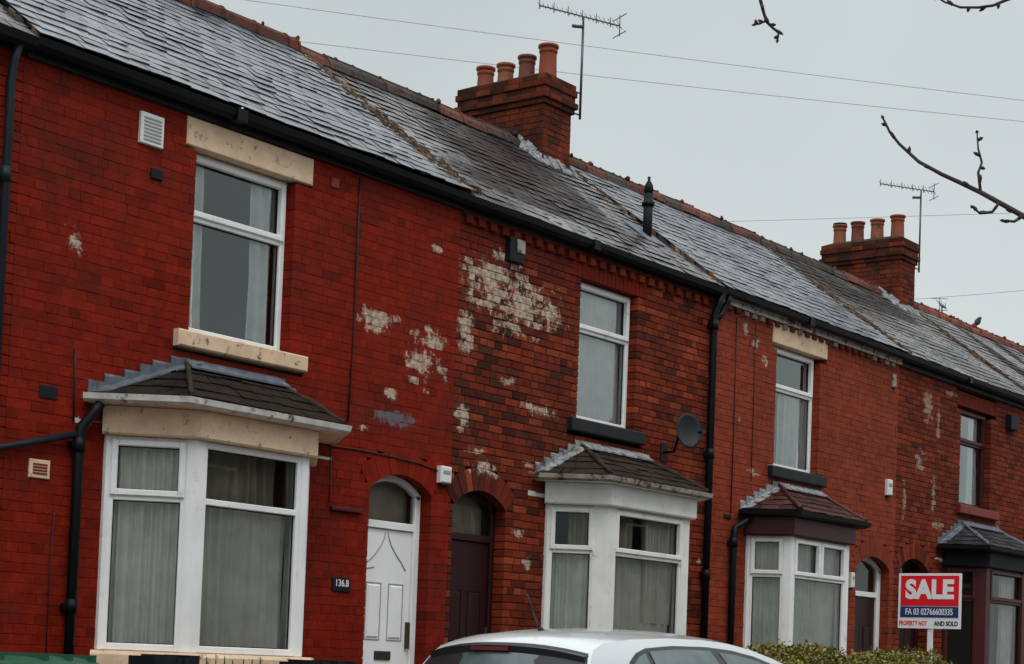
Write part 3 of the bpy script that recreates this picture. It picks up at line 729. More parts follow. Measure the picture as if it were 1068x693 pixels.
NETS_FULL=[(0.03,.97,.02,.99,0)]
base_bay=dict(sillmat=M['sillcream'],glass=M['glassdark'])
H={}
cfg1=dict(x=(8.25,13.38),seed=11,label='bright red painted terraced house with cream lintel, white arched door and cream bay band',
  col=c_h1,mort=(.145,.0095,.0042),wallmat=mat_h1,gap=.0042,rec=.0032,prot=.003,
  win=(9.98,11.13,3.785,5.275),lintel=(9.86,11.33,5.28,5.52),sill=(9.82,11.31,3.64,3.78),lintelmat=M['cream'],sillmat=M['sillcream'],winmat=M['upvc'],
  door=(12.24,13.11,2.74),dtr=2.40,dfw=.075,doorframe=M['upvc'],doormat=M['doorwhite'],panmat=M['doorgroove'],fancy=True,slot=True,fancurt=True,
  roofmat=SLM1,slatecol=sl_light,ridgecol=rc_dark,roofz=.035,crest=False,tr=.64,fascia=(5.525,5.63),lump=.2,sag=.012,
  curt=[(0,.24,0.03,.98,-.03),(.70,.93,0.03,.98,-.03)],
  bay=dict(base_bay,wl=9.17,wr=11.42,fl=9.68,fr=10.92,ev=(8.99,9.44,11.16,11.65),ap=(9.98,10.98),fmat=M['upvc'],hmat=M['cream'],gmat=M['dirtywhite'],rmat=BR1,slcol=sl_brown,
     sash=(True,False,False),post=.08,curt=(NETS_FULL,[(0.02,.98,.02,.70,0),(0.0,1.0,.68,.99,3)],NETS_FULL),somat=M['cream'],rows=4))
cfg2=dict(x=(13.38,18.12),seed=22,label='unpainted worn brick terraced house with peeling cream patches and dark maroon arched door',
  col=c_h2,mort=(.035,.016,.012),wallmat=mat_h2,gap=.010,prot=.005,
  win=(15.41,16.49,3.785,5.26),lintel=(15.26,16.66,5.265,5.48),sill=(15.25,16.64,3.64,3.78),lintcol=(.165,.013,.007),sillmat=M['blacksill'],winmat=M['upvc'],
  door=(13.44,14.27,2.70),rise=.17,dtr=2.38,doorframe=M['doordark'],doormat=M['doordark'],panmat=M['doordark'],fancurt=True,
  roofmat=SLM2,slatecol=sl_brown,ridgecol=rc_mix,roofz=-.012,gutz=-.012,lumps=40,fw=.05,dentil=(5.42,5.50),fascia=(5.54,5.63),lump=.3,miss=.012,jz=.007,sag=.02,
  dentmat=mat_h2,curt=[(.03,.97,.02,.99,-.03)],
  bay=dict(base_bay,wl=14.92,wr=17.30,fl=15.33,fr=16.90,ev=(14.72,15.12,17.0,17.5),ap=(15.52,16.65),fmat=M['whitewood'],hmat=M['whitewood'],gmat=M['mortar'],rmat=BR2,slcol=sl_brown,
     sash=(True,True,False),post=.15,leadmat=M['leadlight'],curt=([(0.02,.98,.02,.72,0),(.45,.98,.72,.99,1)],[(0.02,.98,.02,.70,0),(.05,.45,.02,.99,1),(.55,.98,.3,.99,0)],NETS_FULL)))
cfg3=dict(x=(18.12,23.03),seed=33,label='faded red painted terraced house with cream lintel, black sill and red brown bay roof',
  col=c_h3,mort=(.16,.030,.017),wallmat=mat_h3,gap=.0055,rec=.0045,prot=.0045,
  win=(19.60,20.74,3.745,5.245),lintel=(19.48,20.90,5.25,5.50),sill=(19.46,20.88,3.60,3.74),lintelmat=M['cream'],sillmat=M['blacksill'],winmat=M['upvc'],
  door=(21.9,22.90,2.66),dtr=2.28,dfw=.10,doorframe=M['upvc'],doormat=M['doordark'],panmat=M['doordark'],
  roofmat=SLM3,slatecol=sl_light,ridgecol=rc_mix,roofz=.02,dentil=(5.45,5.51),fascia=(5.515,5.63),fasciamat=M['paintchip'],dentcol=lambda r,x,z:(.26,.22,.19) if r.random()<.22 else (.10,.03,.02),
  curt=[(.4,.95,0.02,.7,-.03)],
  bay=dict(base_bay,wl=18.99,wr=21.02,fl=19.20,fr=20.70,ev=(18.82,19.10,20.85,21.35),ap=(19.74,20.75),fmat=M['upvc'],hmat=M['redwood'],gmat=M['black'],rmat=BR3,slcol=sl_brown,hipmat=M['redwood'],somat=M['black'],
     sash=(True,True,False),tm=((),(.5,),()),leadmat=M['leadlight'],post=.09,curt=(NETS_FULL,NETS_FULL,NETS_FULL)))
cfg4=dict(x=(23.03,27.9),seed=44,label='brown red brick terraced house with dark red window frames and black topped bay',
  col=c_h4,mort=(.05,.018,.012),wallmat=mat_h4,gap=.010,prot=.005,
  win=(25.14,26.26,3.785,5.235),lintel=(25.0,26.45,5.24,5.45),sill=(25.05,26.50,3.65,3.78),lintcol=(.13,.020,.011),sillmat=M['redpaint'],winmat=M['redwood'],
  door=(23.24,24.14,2.72),dtr=2.38,doorframe=M['doordark'],doormat=M['doordark'],panmat=M['doordark'],
  roofmat=SLM4,slatecol=sl_brown,ridgecol=rc_mix,gutz=-.01,fascia=(5.50,5.63),lump=.2,jz=.006,sag=.02,miss=.01,
  curt=[(.55,.98,0.02,.98,-.04),(0.0,.1,0.02,.98,-.04)],curtmat=M['drape'],
  bay=dict(base_bay,wl=24.66,wr=27.1,fl=25.03,fr=26.55,ev=(24.42,24.72,26.8,27.35),ap=(25.25,26.5),fmat=M['redwood'],hmat=M['blackpaint'],gmat=M['black'],rmat=BR4,slcol=sl_light,hipmat=M['lead'],
     sash=(True,True,False),post=.16,curt=([(0,.0,0,0,0)][:0],[(.55,.97,.02,.98,0)],[])))
cfg5=dict(cfg4,x=(27.9,32.8),seed=55,label='terraced house beyond the far chimney, only its patchy roof slope in view',roofmat=SLM5,ridgecol=rc_red,roofz=.01,lump=.35,
  win=(30.0,31.0,3.79,5.23),lintel=(29.87,31.2,5.235,5.45),sill=(29.95,31.4,3.65,3.78),door=(31.6,32.5,2.72),
  bay=dict(cfg4['bay'],wl=29.0,wr=31.3,fl=29.3,fr=30.9,ev=(28.8,29.1,31.1,31.5),ap=(29.6,30.8)))
cfg6=dict(cfg3,x=(32.8,37.7),seed=66,label='last terraced house in view at the far right end of the roof line',roofmat=SLM4,patch=None,
  win=(34.2,35.2,3.75,5.22),lintel=(34.1,35.5,5.24,5.50),sill=(34.1,35.5,3.60,3.74),door=(36.5,37.4,2.68),
  bay=dict(cfg3['bay'],wl=33.6,wr=35.7,fl=33.8,fr=35.3,ev=(33.5,33.7,35.5,36.0),ap=(34.3,35.4)))
cfg0=dict(cfg2,x=(3.5,8.25),seed=77,label='terraced house at the left edge, only a strip of wall and roof corner in view',wallmat=mat_h1,col=c_h1,mort=(.085,.008,.006),gap=.007,dentil=None,roofmat=SLM4,
  lintcol=(.165,.013,.007),gutz=-.01,win=(5.2,6.2,3.78,5.25),lintel=(5.07,6.4,5.255,5.48),sill=(5.05,6.5,3.64,3.78),door=(7.1,7.95,2.70),
  bay=dict(cfg2['bay'],wl=4.5,wr=6.7,fl=4.9,fr=6.35,ev=(4.3,4.7,6.5,7.0),ap=(5.1,6.2)))
for k,c in enumerate((cfg0,cfg1,cfg2,cfg3,cfg4,cfg5,cfg6)): H[k]=house(c)

# ------------------------------------------------------------------ chimneys
def chimney(hk, cx0,cx1,cy0,cy1,zt,pots,seed):
    rnd=random.Random(seed); roof=H[hk][1]; b=MB(); mo=(.045,.03,.024)
    def ring(x0,x1,y0,y1,z0,z1,s):
        cm=(c_cap if s!=seed else c_ch)
        for i,(O,u,n,W) in enumerate((((x0,y0,0),(1,0,0),(0,-1,0),x1-x0),((x1,y0,0),(0,1,0),(1,0,0),y1-y0),((x1,y1,0),(-1,0,0),(0,1,0),x1-x0),((x0,y1,0),(0,-1,0),(-1,0,0),y1-y0))):
            bricks(b,O,u,n,W,z0,z1,cm,(),s+i,.010,.005,mo,.09)
    ring(cx0,cx1,cy0,cy1,6.6,zt-.36,seed)
    ring(cx0-.03,cx1+.03,cy0-.03,cy1+.03,zt-.36,zt-.295,seed+9); ring(cx0-.06,cx1+.06,cy0-.06,cy1+.06,zt-.295,zt-.225,seed+12)
    ring(cx0-.03,cx1+.03,cy0-.03,cy1+.03,zt-.225,zt-.15,seed+5)
    ring(cx0-.05,cx1+.05,cy0-.05,cy1+.05,zt-.15,zt-.075,seed+7)
    ring(cx0-.035,cx1+.035,cy0-.035,cy1+.035,zt-.075,zt,seed+8)
    ch=b.build('chimney',mat_ch,H[hk][0])
    f=MB(); f.faces([(cx0-.03,cy0-.03,zt+.0),(cx1+.03,cy0-.03,zt),(cx1+.03,cy1+.03,zt),(cx0-.03,cy1+.03,zt),(cx0+.12,cy0+.12,zt+.07),(cx1-.12,cy0+.12,zt+.07),(cx1-.12,cy1-.12,zt+.07),(cx0+.12,cy1-.12,zt+.07)],[(0,1,5,4),(1,2,6,5),(2,3,7,6),(3,0,4,7),(4,5,6,7)])
    f.build('flaunching',M['mossfillet'],ch)
    for (py,h,r,cc,cap) in pots:
        p=MB(); cxm=(cx0+cx1)/2+rnd.uniform(-.015,.015); z=zt
        pr=[(r*1.12,z),(r*1.08,z+.05),(r,z+.08),(r*.93,z+h-.12),(r*.93,z+h-.10),(r*1.02,z+h-.09),(r*1.02,z+h-.065),(r*.97,z+h-.055),(r*.97,z+h-.04),(r*1.14,z+h-.03),(r*1.14,z+h),(r*.85,z+h),(r*.8,z+h-.1)]
        p.lathe(cxm,py,pr,18,cc,jit=.006)
        po=p.build('chimney_pot',M['pot'],ch)
        if cap:
            q=MB(); q.lathe(cxm,py,[(r*.5,z+h),(r*.5,z+h+.02),(r*1.1,z+h+.02),(r*1.1,z+h+.03),(.02,z+h+.045)],14); q.build('pot_cap',M['metal'],ch)
    fl=MB(); # mortar / lead flashing climbing the left side
    n_=9
    for i in range(n_):
        y0=cy0+(2.6-cy0)*i/n_; y1=cy0+(2.6-cy0)*(i+1)/n_+.01
        z0=EZ0+SL*(y0-EY); z1=EZ0+SL*(y1-EY)
        h_=.10+rnd.uniform(-.02,.04)
        if y1<RY+.1: fl.hexa([(cx0-.10+rnd.uniform(-.06,.05),y0,z0+.01),(cx0-.005,y0,z0),(cx0-.005,y1,z1),(cx0-.10,y1,z1+.01),(cx0-.08,y0,z0+.035),(cx0-.005,y0,z0+h_),(cx0-.005,y1,z1+h_),(cx0-.08,y1,z1+.035)])
    z0=EZ0+SL*(cy0-EY)
    q=cx0-.12
    while q<cx1+.05:
        l=rnd.uniform(.06,.12); w_=rnd.uniform(.05,.12); hh=rnd.uniform(.04,.11)
        fl.hexa([(q,cy0-w_,z0-w_*SL+.012),(q+l,cy0-w_*.9,z0-w_*.9*SL+.012),(q+l,cy0-.003,z0),(q,cy0-.003,z0),(q,cy0-w_,z0-w_*SL+.03),(q+l,cy0-w_*.9,z0-w_*.9*SL+.03),(q+l,cy0-.003,z0+hh),(q,cy0-.003,z0+hh)]); q+=l*.95
    fl.build('flashing',M['leadlight'],ch)
TC=(.24,.052,.026,.5); TB=(.16,.045,.026,.5); TL=(.24,.075,.035,.5); TR=(.24,.046,.022,.5)
chimney(2,17.24,17.80,1.95,3.25,8.29,[(2.13,.45,.112,TR,False),(2.45,.37,.105,TB,False),(2.77,.32,.105,TL,False),(3.10,.34,.108,TC,False)],501)
chimney(4,27.05,27.60,1.95,3.35,8.37,[(2.15,.43,.112,TC,False),(2.52,.41,.11,TL,False),(2.88,.41,.108,TB,False),(3.2,.39,.108,TL,True)],601)

# ------------------------------------------------------------------ pipes and fittings on the walls
def pipe(hk,name,pts,r,m_,brk=()):
    b=MB(); b.tube(pts,r,10)
    for (x,y,z) in brk:
        b.box(x-.06,x+.06,y-.0,-.003,z-.025,z+.025); b.lathe(x,y,[(r*1.25,z-.05),(r*1.25,z+.06)],10)
    return b.build(name,m_,H[hk][0])
pipe(1,'drainpipe',[(8.13,-.10,5.58),(8.11,-.07,5.45),(8.10,-.06,5.3),(8.09,-.06,.2)],.034,M['bluegrey'],[(8.09,-.06,4.6),(8.09,-.06,2.8)])
pipe(1,'drainpipe',[(9.02,-.12,3.06),(8.98,-.09,2.98),(8.89,-.06,2.86),(8.88,-.06,2.7),(8.88,-.06,.2)],.040,M['black'],[(8.88,-.06,2.72),(8.88,-.06,1.5)])
pipe(1,'waste_pipe',[(7.6,-.05,2.52),(8.2,-.05,2.63),(8.84,-.055,2.80)],.028,M['bluegrey'])
pipe(2,'drainpipe',[(18.06,-.12,5.58),(18.04,-.09,5.45),(18.0,-.06,5.32),(18.0,-.06,.2)],.042,M['black'],[(18.0,-.06,5.2),(18.0,-.06,3.7),(18.0,-.06,2.3)])
pipe(3,'drainpipe',[(18.22,-.12,5.58),(18.22,-.10,5.50),(18.16,-.06,5.36),(18.05,-.055,5.28)],.036,M['black'])
pipe(3,'drainpipe',[(18.86,-.12,3.05),(18.80,-.09,2.98),(18.62,-.06,2.90),(18.60,-.06,2.75),(18.60,-.06,.2)],.040,M['black'],[(18.6,-.06,2.72),(18.6,-.06,1.4)])
def cable(hk,pts,r=.006,m_='cablegrey',name='cable'):
    b=MB(); b.tube(pts,r,6); b.build(name,M[m_],H[hk][0])
cable(1,[(11.93,-.008,5.5),(11.925,-.010,4.8),(11.93,-.008,4.1),(11.90,-.009,3.29)],.008)
cable(1,[(11.66,-.010,3.05),(12.05,-.010,3.06),(12.5,-.010,3.05),(12.9,-.01,3.03),(13.18,-.01,2.99)],.007)
cable(1,[(11.70,-.010,3.05),(11.70,-.010,2.55)],.005)
cable(1,[(8.84,-.010,3.45),(8.85,-.012,3.2),(8.86,-.01,2.9)],.008)
cable(1,[(8.72,-.010,2.2),(8.70,-.012,1.7),(8.71,-.01,1.1)],.004)
cable(3,[(18.60,-.008,5.4),(18.605,-.010,4.3),(18.60,-.008,3.0)],.007)
cable(3,[(19.05,-.008,5.42),(19.05,-.010,4.6),(19.05,-.008,3.5)],.005)
b=MB(); b.obox((11.72,0,2.49),UX,NY,0,.40,-.01,.035,0,.035,ch=.006); b.build('ledge',M['redwood'],H[1][0])
def vent(hk,x0,x1,z0,z1,dep,m_,slat=None,n=5,name='wall_vent'):
    b=MB(); b.obox((x0,0,z0),UX,NY,0,x1-x0,-.01,dep,0,z1-z0,ch=.006); v=b.build(name,m_,H[hk][0])
    if slat:
        s=MB(); 
        for i in range(n):
            zz=.03+(z1-z0-.05)*i/n; s.obox((x0,0,z0),UX,NY,.03,x1-x0-.03,dep-.003,dep+.006,zz,zz+.012)
        s.build('slats',slat,v)
vent(1,9.36,9.60,5.17,5.42,.03,M['whiteplastic'],M['doorgroove'],7)
vent(1,8.47,8.66,2.44,2.58,.015,M['cream'],M['redpaint'],4)
vent(1,8.53,8.70,3.04,3.14,.008,M['blackpaint'])
vent(1,9.50,9.62,4.92,5.00,.02,M['blackpaint'])
vent(1,11.56,11.66,5.33,5.42,.015,M['redpaint'])
vent(2,14.09,14.32,5.18,5.42,.07,M['blackpaint'])
b=MB(); b.obox((14.19,0,5.28),UX,NY,0,.13,.068,.078,0,.13); b.build('vent_cover',M['mortar'],H[2][0])
vent(4,26.8,27.1,5.1,5.32,.10,M['blackpaint'])
vent(3,18.45,18.6,3.0,3.05,.02,M['blackpaint'])

def text_mesh(s,size,name,m_,parent,mat4,extr=.002,sx=1,bold=0):
    cu=bpy.data.curves.new(name,'FONT'); cu.body=s; cu.size=size; cu.extrude=extr; cu.align_x='CENTER'; cu.align_y='CENTER'; cu.offset=bold
    t=bpy.data.objects.new(name+'_tmp',cu); col.objects.link(t); bpy.context.view_layer.update()
    me=bpy.data.meshes.new_from_object(t.evaluated_get(bpy.context.evaluated_depsgraph_get()))
    bpy.data.objects.remove(t)
    org=ORG[parent]
    for v in me.vertices:
        q=mat4@Vector((v.co.x*sx,v.co.y,v.co.z)); v.co=q-org
    me.materials.clear(); me.materials.append(m_)
    o=bpy.data.objects.new(name,me); col.objects.link(o); o.parent=parent; ORG[o]=org
    return o
def wallmat4(x,y,z): return Matrix(((1,0,0,x),(0,0,-1,y),(0,1,0,z),(0,0,0,1)))
b=MB(); b.obox((11.79,0,1.78),UX,NY,0,.235,-.005,.014,0,.125,ch=.004); pl=b.build('number_plaque',M['blackpaint'],H[1][0])
M['letter']=simple('white_lettering',(.7,.7,.7),.5,.4,.05,20,0,0)
text_mesh('136.8',.085,'lettering',M['letter'],pl,wallmat4(11.905,-.016,1.852),.001,.95,.0015)

def wall_box(name,x0,x1,z0,z1,dep,m_,label,cat,led=None,hood=0):
    t=thing(name,((x0+x1)/2,0,z0),label,cat)
    b=MB(); b.obox((x0,0,z0),UX,NY,0,x1-x0,.001,dep,0,z1-z0,ch=.012); b.build('housing',m_,t)
    b=MB(); b.obox((x0,0,z0),UX,NY,.03,x1-x0-.03,dep,dep+.006,(z1-z0)*.55,(z1-z0)*.75,ch=.002); b.build('cover',M['doorgroove'],t)
    b=MB(); b.obox((x0,0,z0),UX,NY,.02,x1-x0-.02,.002,dep*.8,-.02,-.001); b.build('base_plate',M['blackpaint'],t)
    return t
wall_box('junction_box',13.17,13.33,2.88,3.04,.06,M['whiteplastic'],'small white box on the wall between the white door and the maroon door','junction box')
wall_box('alarm_box',22.68,22.83,3.68,3.90,.05,M['whiteplastic'],'white alarm box on the faded red house above its arched door','alarm box')
wall_box('alarm_box',22.80,22.90,5.18,5.36,.03,M['mortar'],'small weathered white box high under the eaves near the fourth house','alarm box')
wall_box('wall_lamp',21.62,21.72,2.36,2.56,.08,M['whiteplastic'],'small white lamp beside the arched door with a white frame and dark leaf','wall lamp')

# satellite dish
t=thing('satellite_dish',(17.14,0,3.70),'dark grey satellite dish bracketed to the worn brick wall beside the downpipe','satellite dish')
b=MB(); seg=28
c0=Vector((17.03,-.34,3.83)); nrm=Vector((-.35,-1,.10)).normalized(); a_=nrm.cross(Vector((0,0,1))).normalized(); b_=nrm.cross(a_)
for sgn,off in ((1,0),(-1,-.010)):
    rings=[]
    for i in range(7):
        r_=i/6
        for k in range(seg):
            an=2*math.pi*k/seg
            b.v.append(tuple(c0+a_*math.cos(an)*.175*r_+b_*math.sin(an)*.195*r_+nrm*(.05*r_*r_+off)))
    b0=len(b.v)-7*seg
    for i in range(6):
        for k in range(seg):
            k2=(k+1)%seg; b.f.append((b0+i*seg+k,b0+i*seg+k2,b0+(i+1)*seg+k2,b0+(i+1)*seg+k)); b.c.append((1,1,1)); b.sm.append(True)
for k in range(seg):
    k2=(k+1)%seg; b.f.append((6*seg+k,6*seg+k2,13*seg+k2,13*seg+k)); b.c.append((1,1,1)); b.sm.append(False)
b.build('reflector',M['dish'],t)
b=MB(); p0=c0-b_*.0+Vector((0,0,-.19))
b.tube([c0+Vector((0,.0,-.18)),c0+nrm*.15+Vector((0,0,-.20)),c0+nrm*.30+Vector((0.0,0,-.06))],.010,6); b.build('feed_arm',M['metal'],t)
b=MB(); q=c0+nrm*.30+Vector((0,0,-.05)); b.tube([q,q-nrm*.08],.026,10,r2=.02); b.build('receiver',M['dish'],t)
b=MB(); b.tube([c0-nrm*.02,c0+Vector((.02,.12,-.06)),(17.10,-.14,3.62),(17.10,-.012,3.62)],.017,8); b.box(17.03,17.17,-.014,-.002,3.52,3.72); b.build('bracket',M['blackpaint'],t)

# soil vent pipe through roof of the second house
vx,vy=17.62,.66; vz=EZ0+SL*(vy-EY)
t=H[2][1]
b=MB(); b.tube([(vx,vy,vz-.1),(vx,vy,vz+.50)],.055,12); b.lathe(vx,vy,[(.075,vz+.36),(.075,vz+.40)],12); b.lathe(vx,vy,[(.03,vz+.50),(.06,vz+.53),(.05,vz+.60),(.015,vz+.66),(.02,vz+.70)],10); b.build('vent_pipe',M['blackpaint'],t)
b=MB(); b.hexa([(vx-.25,vy-.18,vz-.18*SL+.01),(vx+.16,vy-.18,vz-.18*SL+.01),(vx+.16,vy+.2,vz+.2*SL+.01),(vx-.25,vy+.2,vz+.2*SL+.01),(vx-.25,vy-.18,vz-.18*SL+.025),(vx+.16,vy-.18,vz-.18*SL+.025),(vx+.16,vy+.2,vz+.2*SL+.025),(vx-.25,vy+.2,vz+.2*SL+.025)]); b.build('vent_flashing',M['lead'],t)

# ------------------------------------------------------------------ TV aerials
def aerial(x,y,z0,z1,L0,L1,dirv,label,nel=14,tilt=0,grid=False):
    t=thing('tv_aerial',(x,y,z0),label,'aerial','TV aerials on the chimneys')
    b=MB(); b.tube([(x,y,z0),(x,y,z1)],.016,8); b.build('mast',M['metal'],t)
    d=Vector((*dirv,tilt)).normalized(); c=Vector((x,y,z1))+Vector((0,0,.10)); s=Vector((-d.y,d.x,0)).normalized()
    b=MB(); b.tube([c-d*L0,c+d*L1],.009,6); b.tube([(x,y,z1-.02),c+Vector((0,0,.0))],.014,6); b.tube([(x,y,z1-.03),Vector((x,y,z1-.05))-d*.15],.022,8); b.build('boom',M['metal'],t)
    b=MB(); tot=L0+L1
    for i in range(nel):
        f=i/(nel-1); p=c-d*L0+d*tot*f; ll=.10+.08*f
        up=Vector((0,0,1))
        b.tube([p-s*ll*.4-up*ll*.35,p,p+s*ll*.4+up*ll*.5],.0045,5)
        if i%3==0: b.tube([p-up*.045,p+up*.08],.006,5)
    e_=c+d*L1
    for k in (-1,1):
        b.tube([e_-s*.16+Vector((0,0,.05*k+.06*k)),e_+s*.16+Vector((0,0,.05*k+.06*k))],.006,5)
    b.tube([e_+Vector((0,0,-.13)),e_+Vector((0,0,.14))],.007,5); b.build('elements',M['metal'],t)
    b=MB(); 
    b.tube([(x,y,z0+.05),(x-.16,y+.02,z0+.05)],.010,6); b.tube([(x,y,z0+.32),(x-.16,y+.02,z0+.32)],.010,6); b.build('bracket',M['metal'],t)
aerial(18.05,2.0,7.95,9.14,.62,.52,(.90,-.43),'large TV aerial on a mast at the nearer chimney with four pots',18,-.03)
aerial(27.85,2.0,7.95,9.24,.75,.24,(.80,-.60),'smaller TV aerial on a mast at the far chimney',16,-.03)
aerial(31.9,3.4,7.3,8.15,.25,.2,(.75,.6),'tiny TV aerial poking above the ridge past the far chimney',5,.3)
# bird on ridge
def bird(x,y,z,label):
    b=MB(); pts=[(x-.16,y,z+.03),(x-.08,y,z+.06),(x,y,z+.10),(x+.06,y,z+.15),(x+.09,y,z+.19),(x+.13,y,z+.20),(x+.17,y,z+.19)]
    b.tube(pts,[.012,.03,.055,.05,.03,.032,.006],8); b.tube([(x,y,z+.05),(x,y,z-.01)],.006,5)
    tag(b.build('bird',M['blackpaint']),label,'bird')
bird(31.1,2.35,7.60,'dark bird perched on the ridge past the far chimney')

# overhead wires
def wire(p,q,label,sag=.25,ext=1.6):
    p=Vector(p); q=Vector(q); d=q-p; A=p-d*ext; B=q+d*ext; pts=[]
    for i in range(41):
        t_=i/40; pt=A+(B-A)*t_; tt=((pt-p).length*(1 if (pt-p).dot(d)>0 else -1))/d.length
        pt.z+= sag*((tt-.0)*(tt-1.0))*.5
        pts.append(pt)
    b=MB(); b.tube(pts,.0055,5); tag(b.build('overhead_wire',M['wire']),label,'wire','overhead telephone wires')
wire((17.81,7.79,10.5),(27.63,.17,10.5),'upper of the two long wires crossing the sky over the nearer chimney')
wire((18.53,7.61,10.1),(27.46,.09,10.1),'lower of the two long wires crossing the sky behind the nearer chimney')
wire((28.59,7.61,9.6),(31.03,1.49,9.6),'faint wire passing behind the pots of the far chimney',.05)
wire((31.86,3.34,8.4),(31.95,1.82,8.4),'lowest wire low over the far ridge at the right edge',.02,3)

# ------------------------------------------------------------------ ground
def ground(name,x0,x1,y0,y1,z,m_):
    b=MB(); b.face([(x0,y0,z),(x1,y0,z),(x1,y1,z),(x0,y1,z)]); return struct(b.build(name,m_))
M['asphalt']=simple('wet_asphalt',(.045,.046,.048),.35,.5,.25,3,0,.5,90)
M['paving']=simple('wet_paving',(.16,.155,.15),.45,.5,.2,2,0,.3,40)
M['earth']=simple('garden_earth',(.06,.05,.035),.9,.2,.3,3,0,.6,30)
M['grass']=simple('far_ground',(.06,.07,.035),.95,.1,.3,.5,0,.2,10)
ground('ground',-600,600,-600,600,-.02,M['grass'])
ground('road',-60,120,-9.8,-3.3,.0,M['asphalt'])
b=MB(); b.box(-60,120,-3.3,-1.98,-.01,.12); struct(b.build('pavement',M['paving']))
b=MB(); b.box(-60,120,-12.6,-9.8,-.01,.12); struct(b.build('far_pavement',M['paving']))
b=MB(); b.box(-60,120,-1.98,6,-.01,.10); struct(b.build('garden_ground',M['earth']))
for (ya,yb,nm) in ((-3.30,-3.15,'kerb'),(-9.95,-9.80,'far_kerb')):
    b=MB(); x_=-40
    while x_<80: b.box(x_,x_+.905,ya-(.004 if ya>-5 else 0),yb+(.004 if ya<-5 else 0),-.005,.128); x_+=.915
    struct(b.build(nm,M['mortar']))

# garden walls (top just in view in front of the first bay)
def garden_wall(x0,x1,label,h,hk,spikes=None,cope=None):
    t=thing('garden_wall',((x0+x1)/2,-1.88,.1),label,'garden wall','low garden walls along the pavement')
    b=MB(); bricks(b,(x0,-1.97,0),UX,NY,x1-x0,.1,h,c_h4,(),hk*7+3,.01,.004,(.05,.03,.025)); b.box(x0,x1,-1.862,-1.78,.1,h,(.15,.03,.02,.5)); b.build('brickwork',mat_ch,t)
    c=MB(); rnd=random.Random(hk)
    q=x0
    while q<x1-.02:
        l=min(.42,x1-q); c.obox((q,-1.97,h+.003),UX,NY,.004,l-.004,-.22,.025,0,.05+rnd.uniform(0,.006),ch=.01); q+=.42
    c.build('coping',cope or M['mortar'],t)
    return t
gw=garden_wall(8.0,11.9,'low garden wall with railing stubs in front of the bright red house',.98,1)
b=MB(); rnd=random.Random(4)
for (xa,xb,zz) in ((8.0,8.42,1.16),(9.4,9.95,1.155)):
    q=xa
    while q<xb-.02:
        l=rnd.uniform(.04,.10); b.box(q,min(q+l,xb),-2.0+rnd.uniform(-.01,.01),-1.75,1.035,zz+rnd.uniform(-.012,.02)); q+=l+.001
gp=b.build('dark_block',M['blackpaint'],gw)
b=MB(); x_=8.5
while x_<9.18:
    b.tube([(x_,-1.87,1.03),(x_+rnd.uniform(-.02,.02),-1.87,1.15+rnd.uniform(0,.03))],.009,6,r2=.003); x_+=.085
b.build('railing_spikes',M['blackpaint'],gw)
garden_wall(13.1,16.2,'low garden wall behind the parked car',.80,2)
garden_wall(16.3,21.6,'low garden wall under the hedge of the third house',.70,3)
garden_wall(22.9,27.2,'low garden wall in front of the brown red house',.80,4)

# wheelie bins
M['bin']=simple('green_bin_plastic',(.012,.075,.040),.42,.5,.15,6,0,.1,40)
M['rubber']=simple('black_rubber',(.015,.015,.015),.7,.3,.1,6,0,.1,40)
def wheelie(x,y):
    t=thing('wheelie_bin',(x,y,.12),'green wheelie bin at the bottom left corner, further left of the two','bin','green wheelie bins')
    b=MB(); z=.12
    b.hexa([(x-.23,y-.26,z+.06),(x+.23,y-.26,z+.06),(x+.23,y+.24,z+.06),(x-.23,y+.24,z+.06),(x-.29,y-.34,z+.94),(x+.29,y-.34,z+.94),(x+.29,y+.32,z+.94),(x-.29,y+.32,z+.94)]); b.box(x-.305,x+.305,y-.355,y+.335,z+.925,z+.955); b.build('body',M['bin'],t)
    b=MB(); 
    P=[]; n=6
    for i in range(n+1):
        for j in range(n+1):
            u=-1+2*i/n; v=-1+2*j/n; P.append((x+u*.31,y-.01+v*.36,z+.975+.055*(1-u**4)*(1-v**4)))
    b.faces(P,[(i*(n+1)+j,(i+1)*(n+1)+j,(i+1)*(n+1)+j+1,i*(n+1)+j+1) for i in range(n) for j in range(n)],sm=True)
    b.box(x-.31,x+.31,y-.37,y+.35,z+.955,z+.976); b.tube([(x-.25,y+.38,z+.96),(x+.25,y+.38,z+.96)],.018,8)
    for k in (-.18,0,.18): b.box(x+k-.02,x+k+.02,y-.30,y+.30,z+.99,z+1.036)
    b.build('lid',M['bin'],t)
    for s in (-1,1):
        b=MB(); b.tube([(x+s*.25,y+.27,z+.10),(x+s*.30,y+.27,z+.10)],.10,16); b.build('wheel',M['rubber'],t)
    return t
wb=wheelie(6.02,-2.5)
w2=copy_tree(wb); w2.location=(6.68,-2.46,.12); w2.rotation_euler[2]=.08; w2['label']='green wheelie bin nearest the black downpipe, right of the other bin'

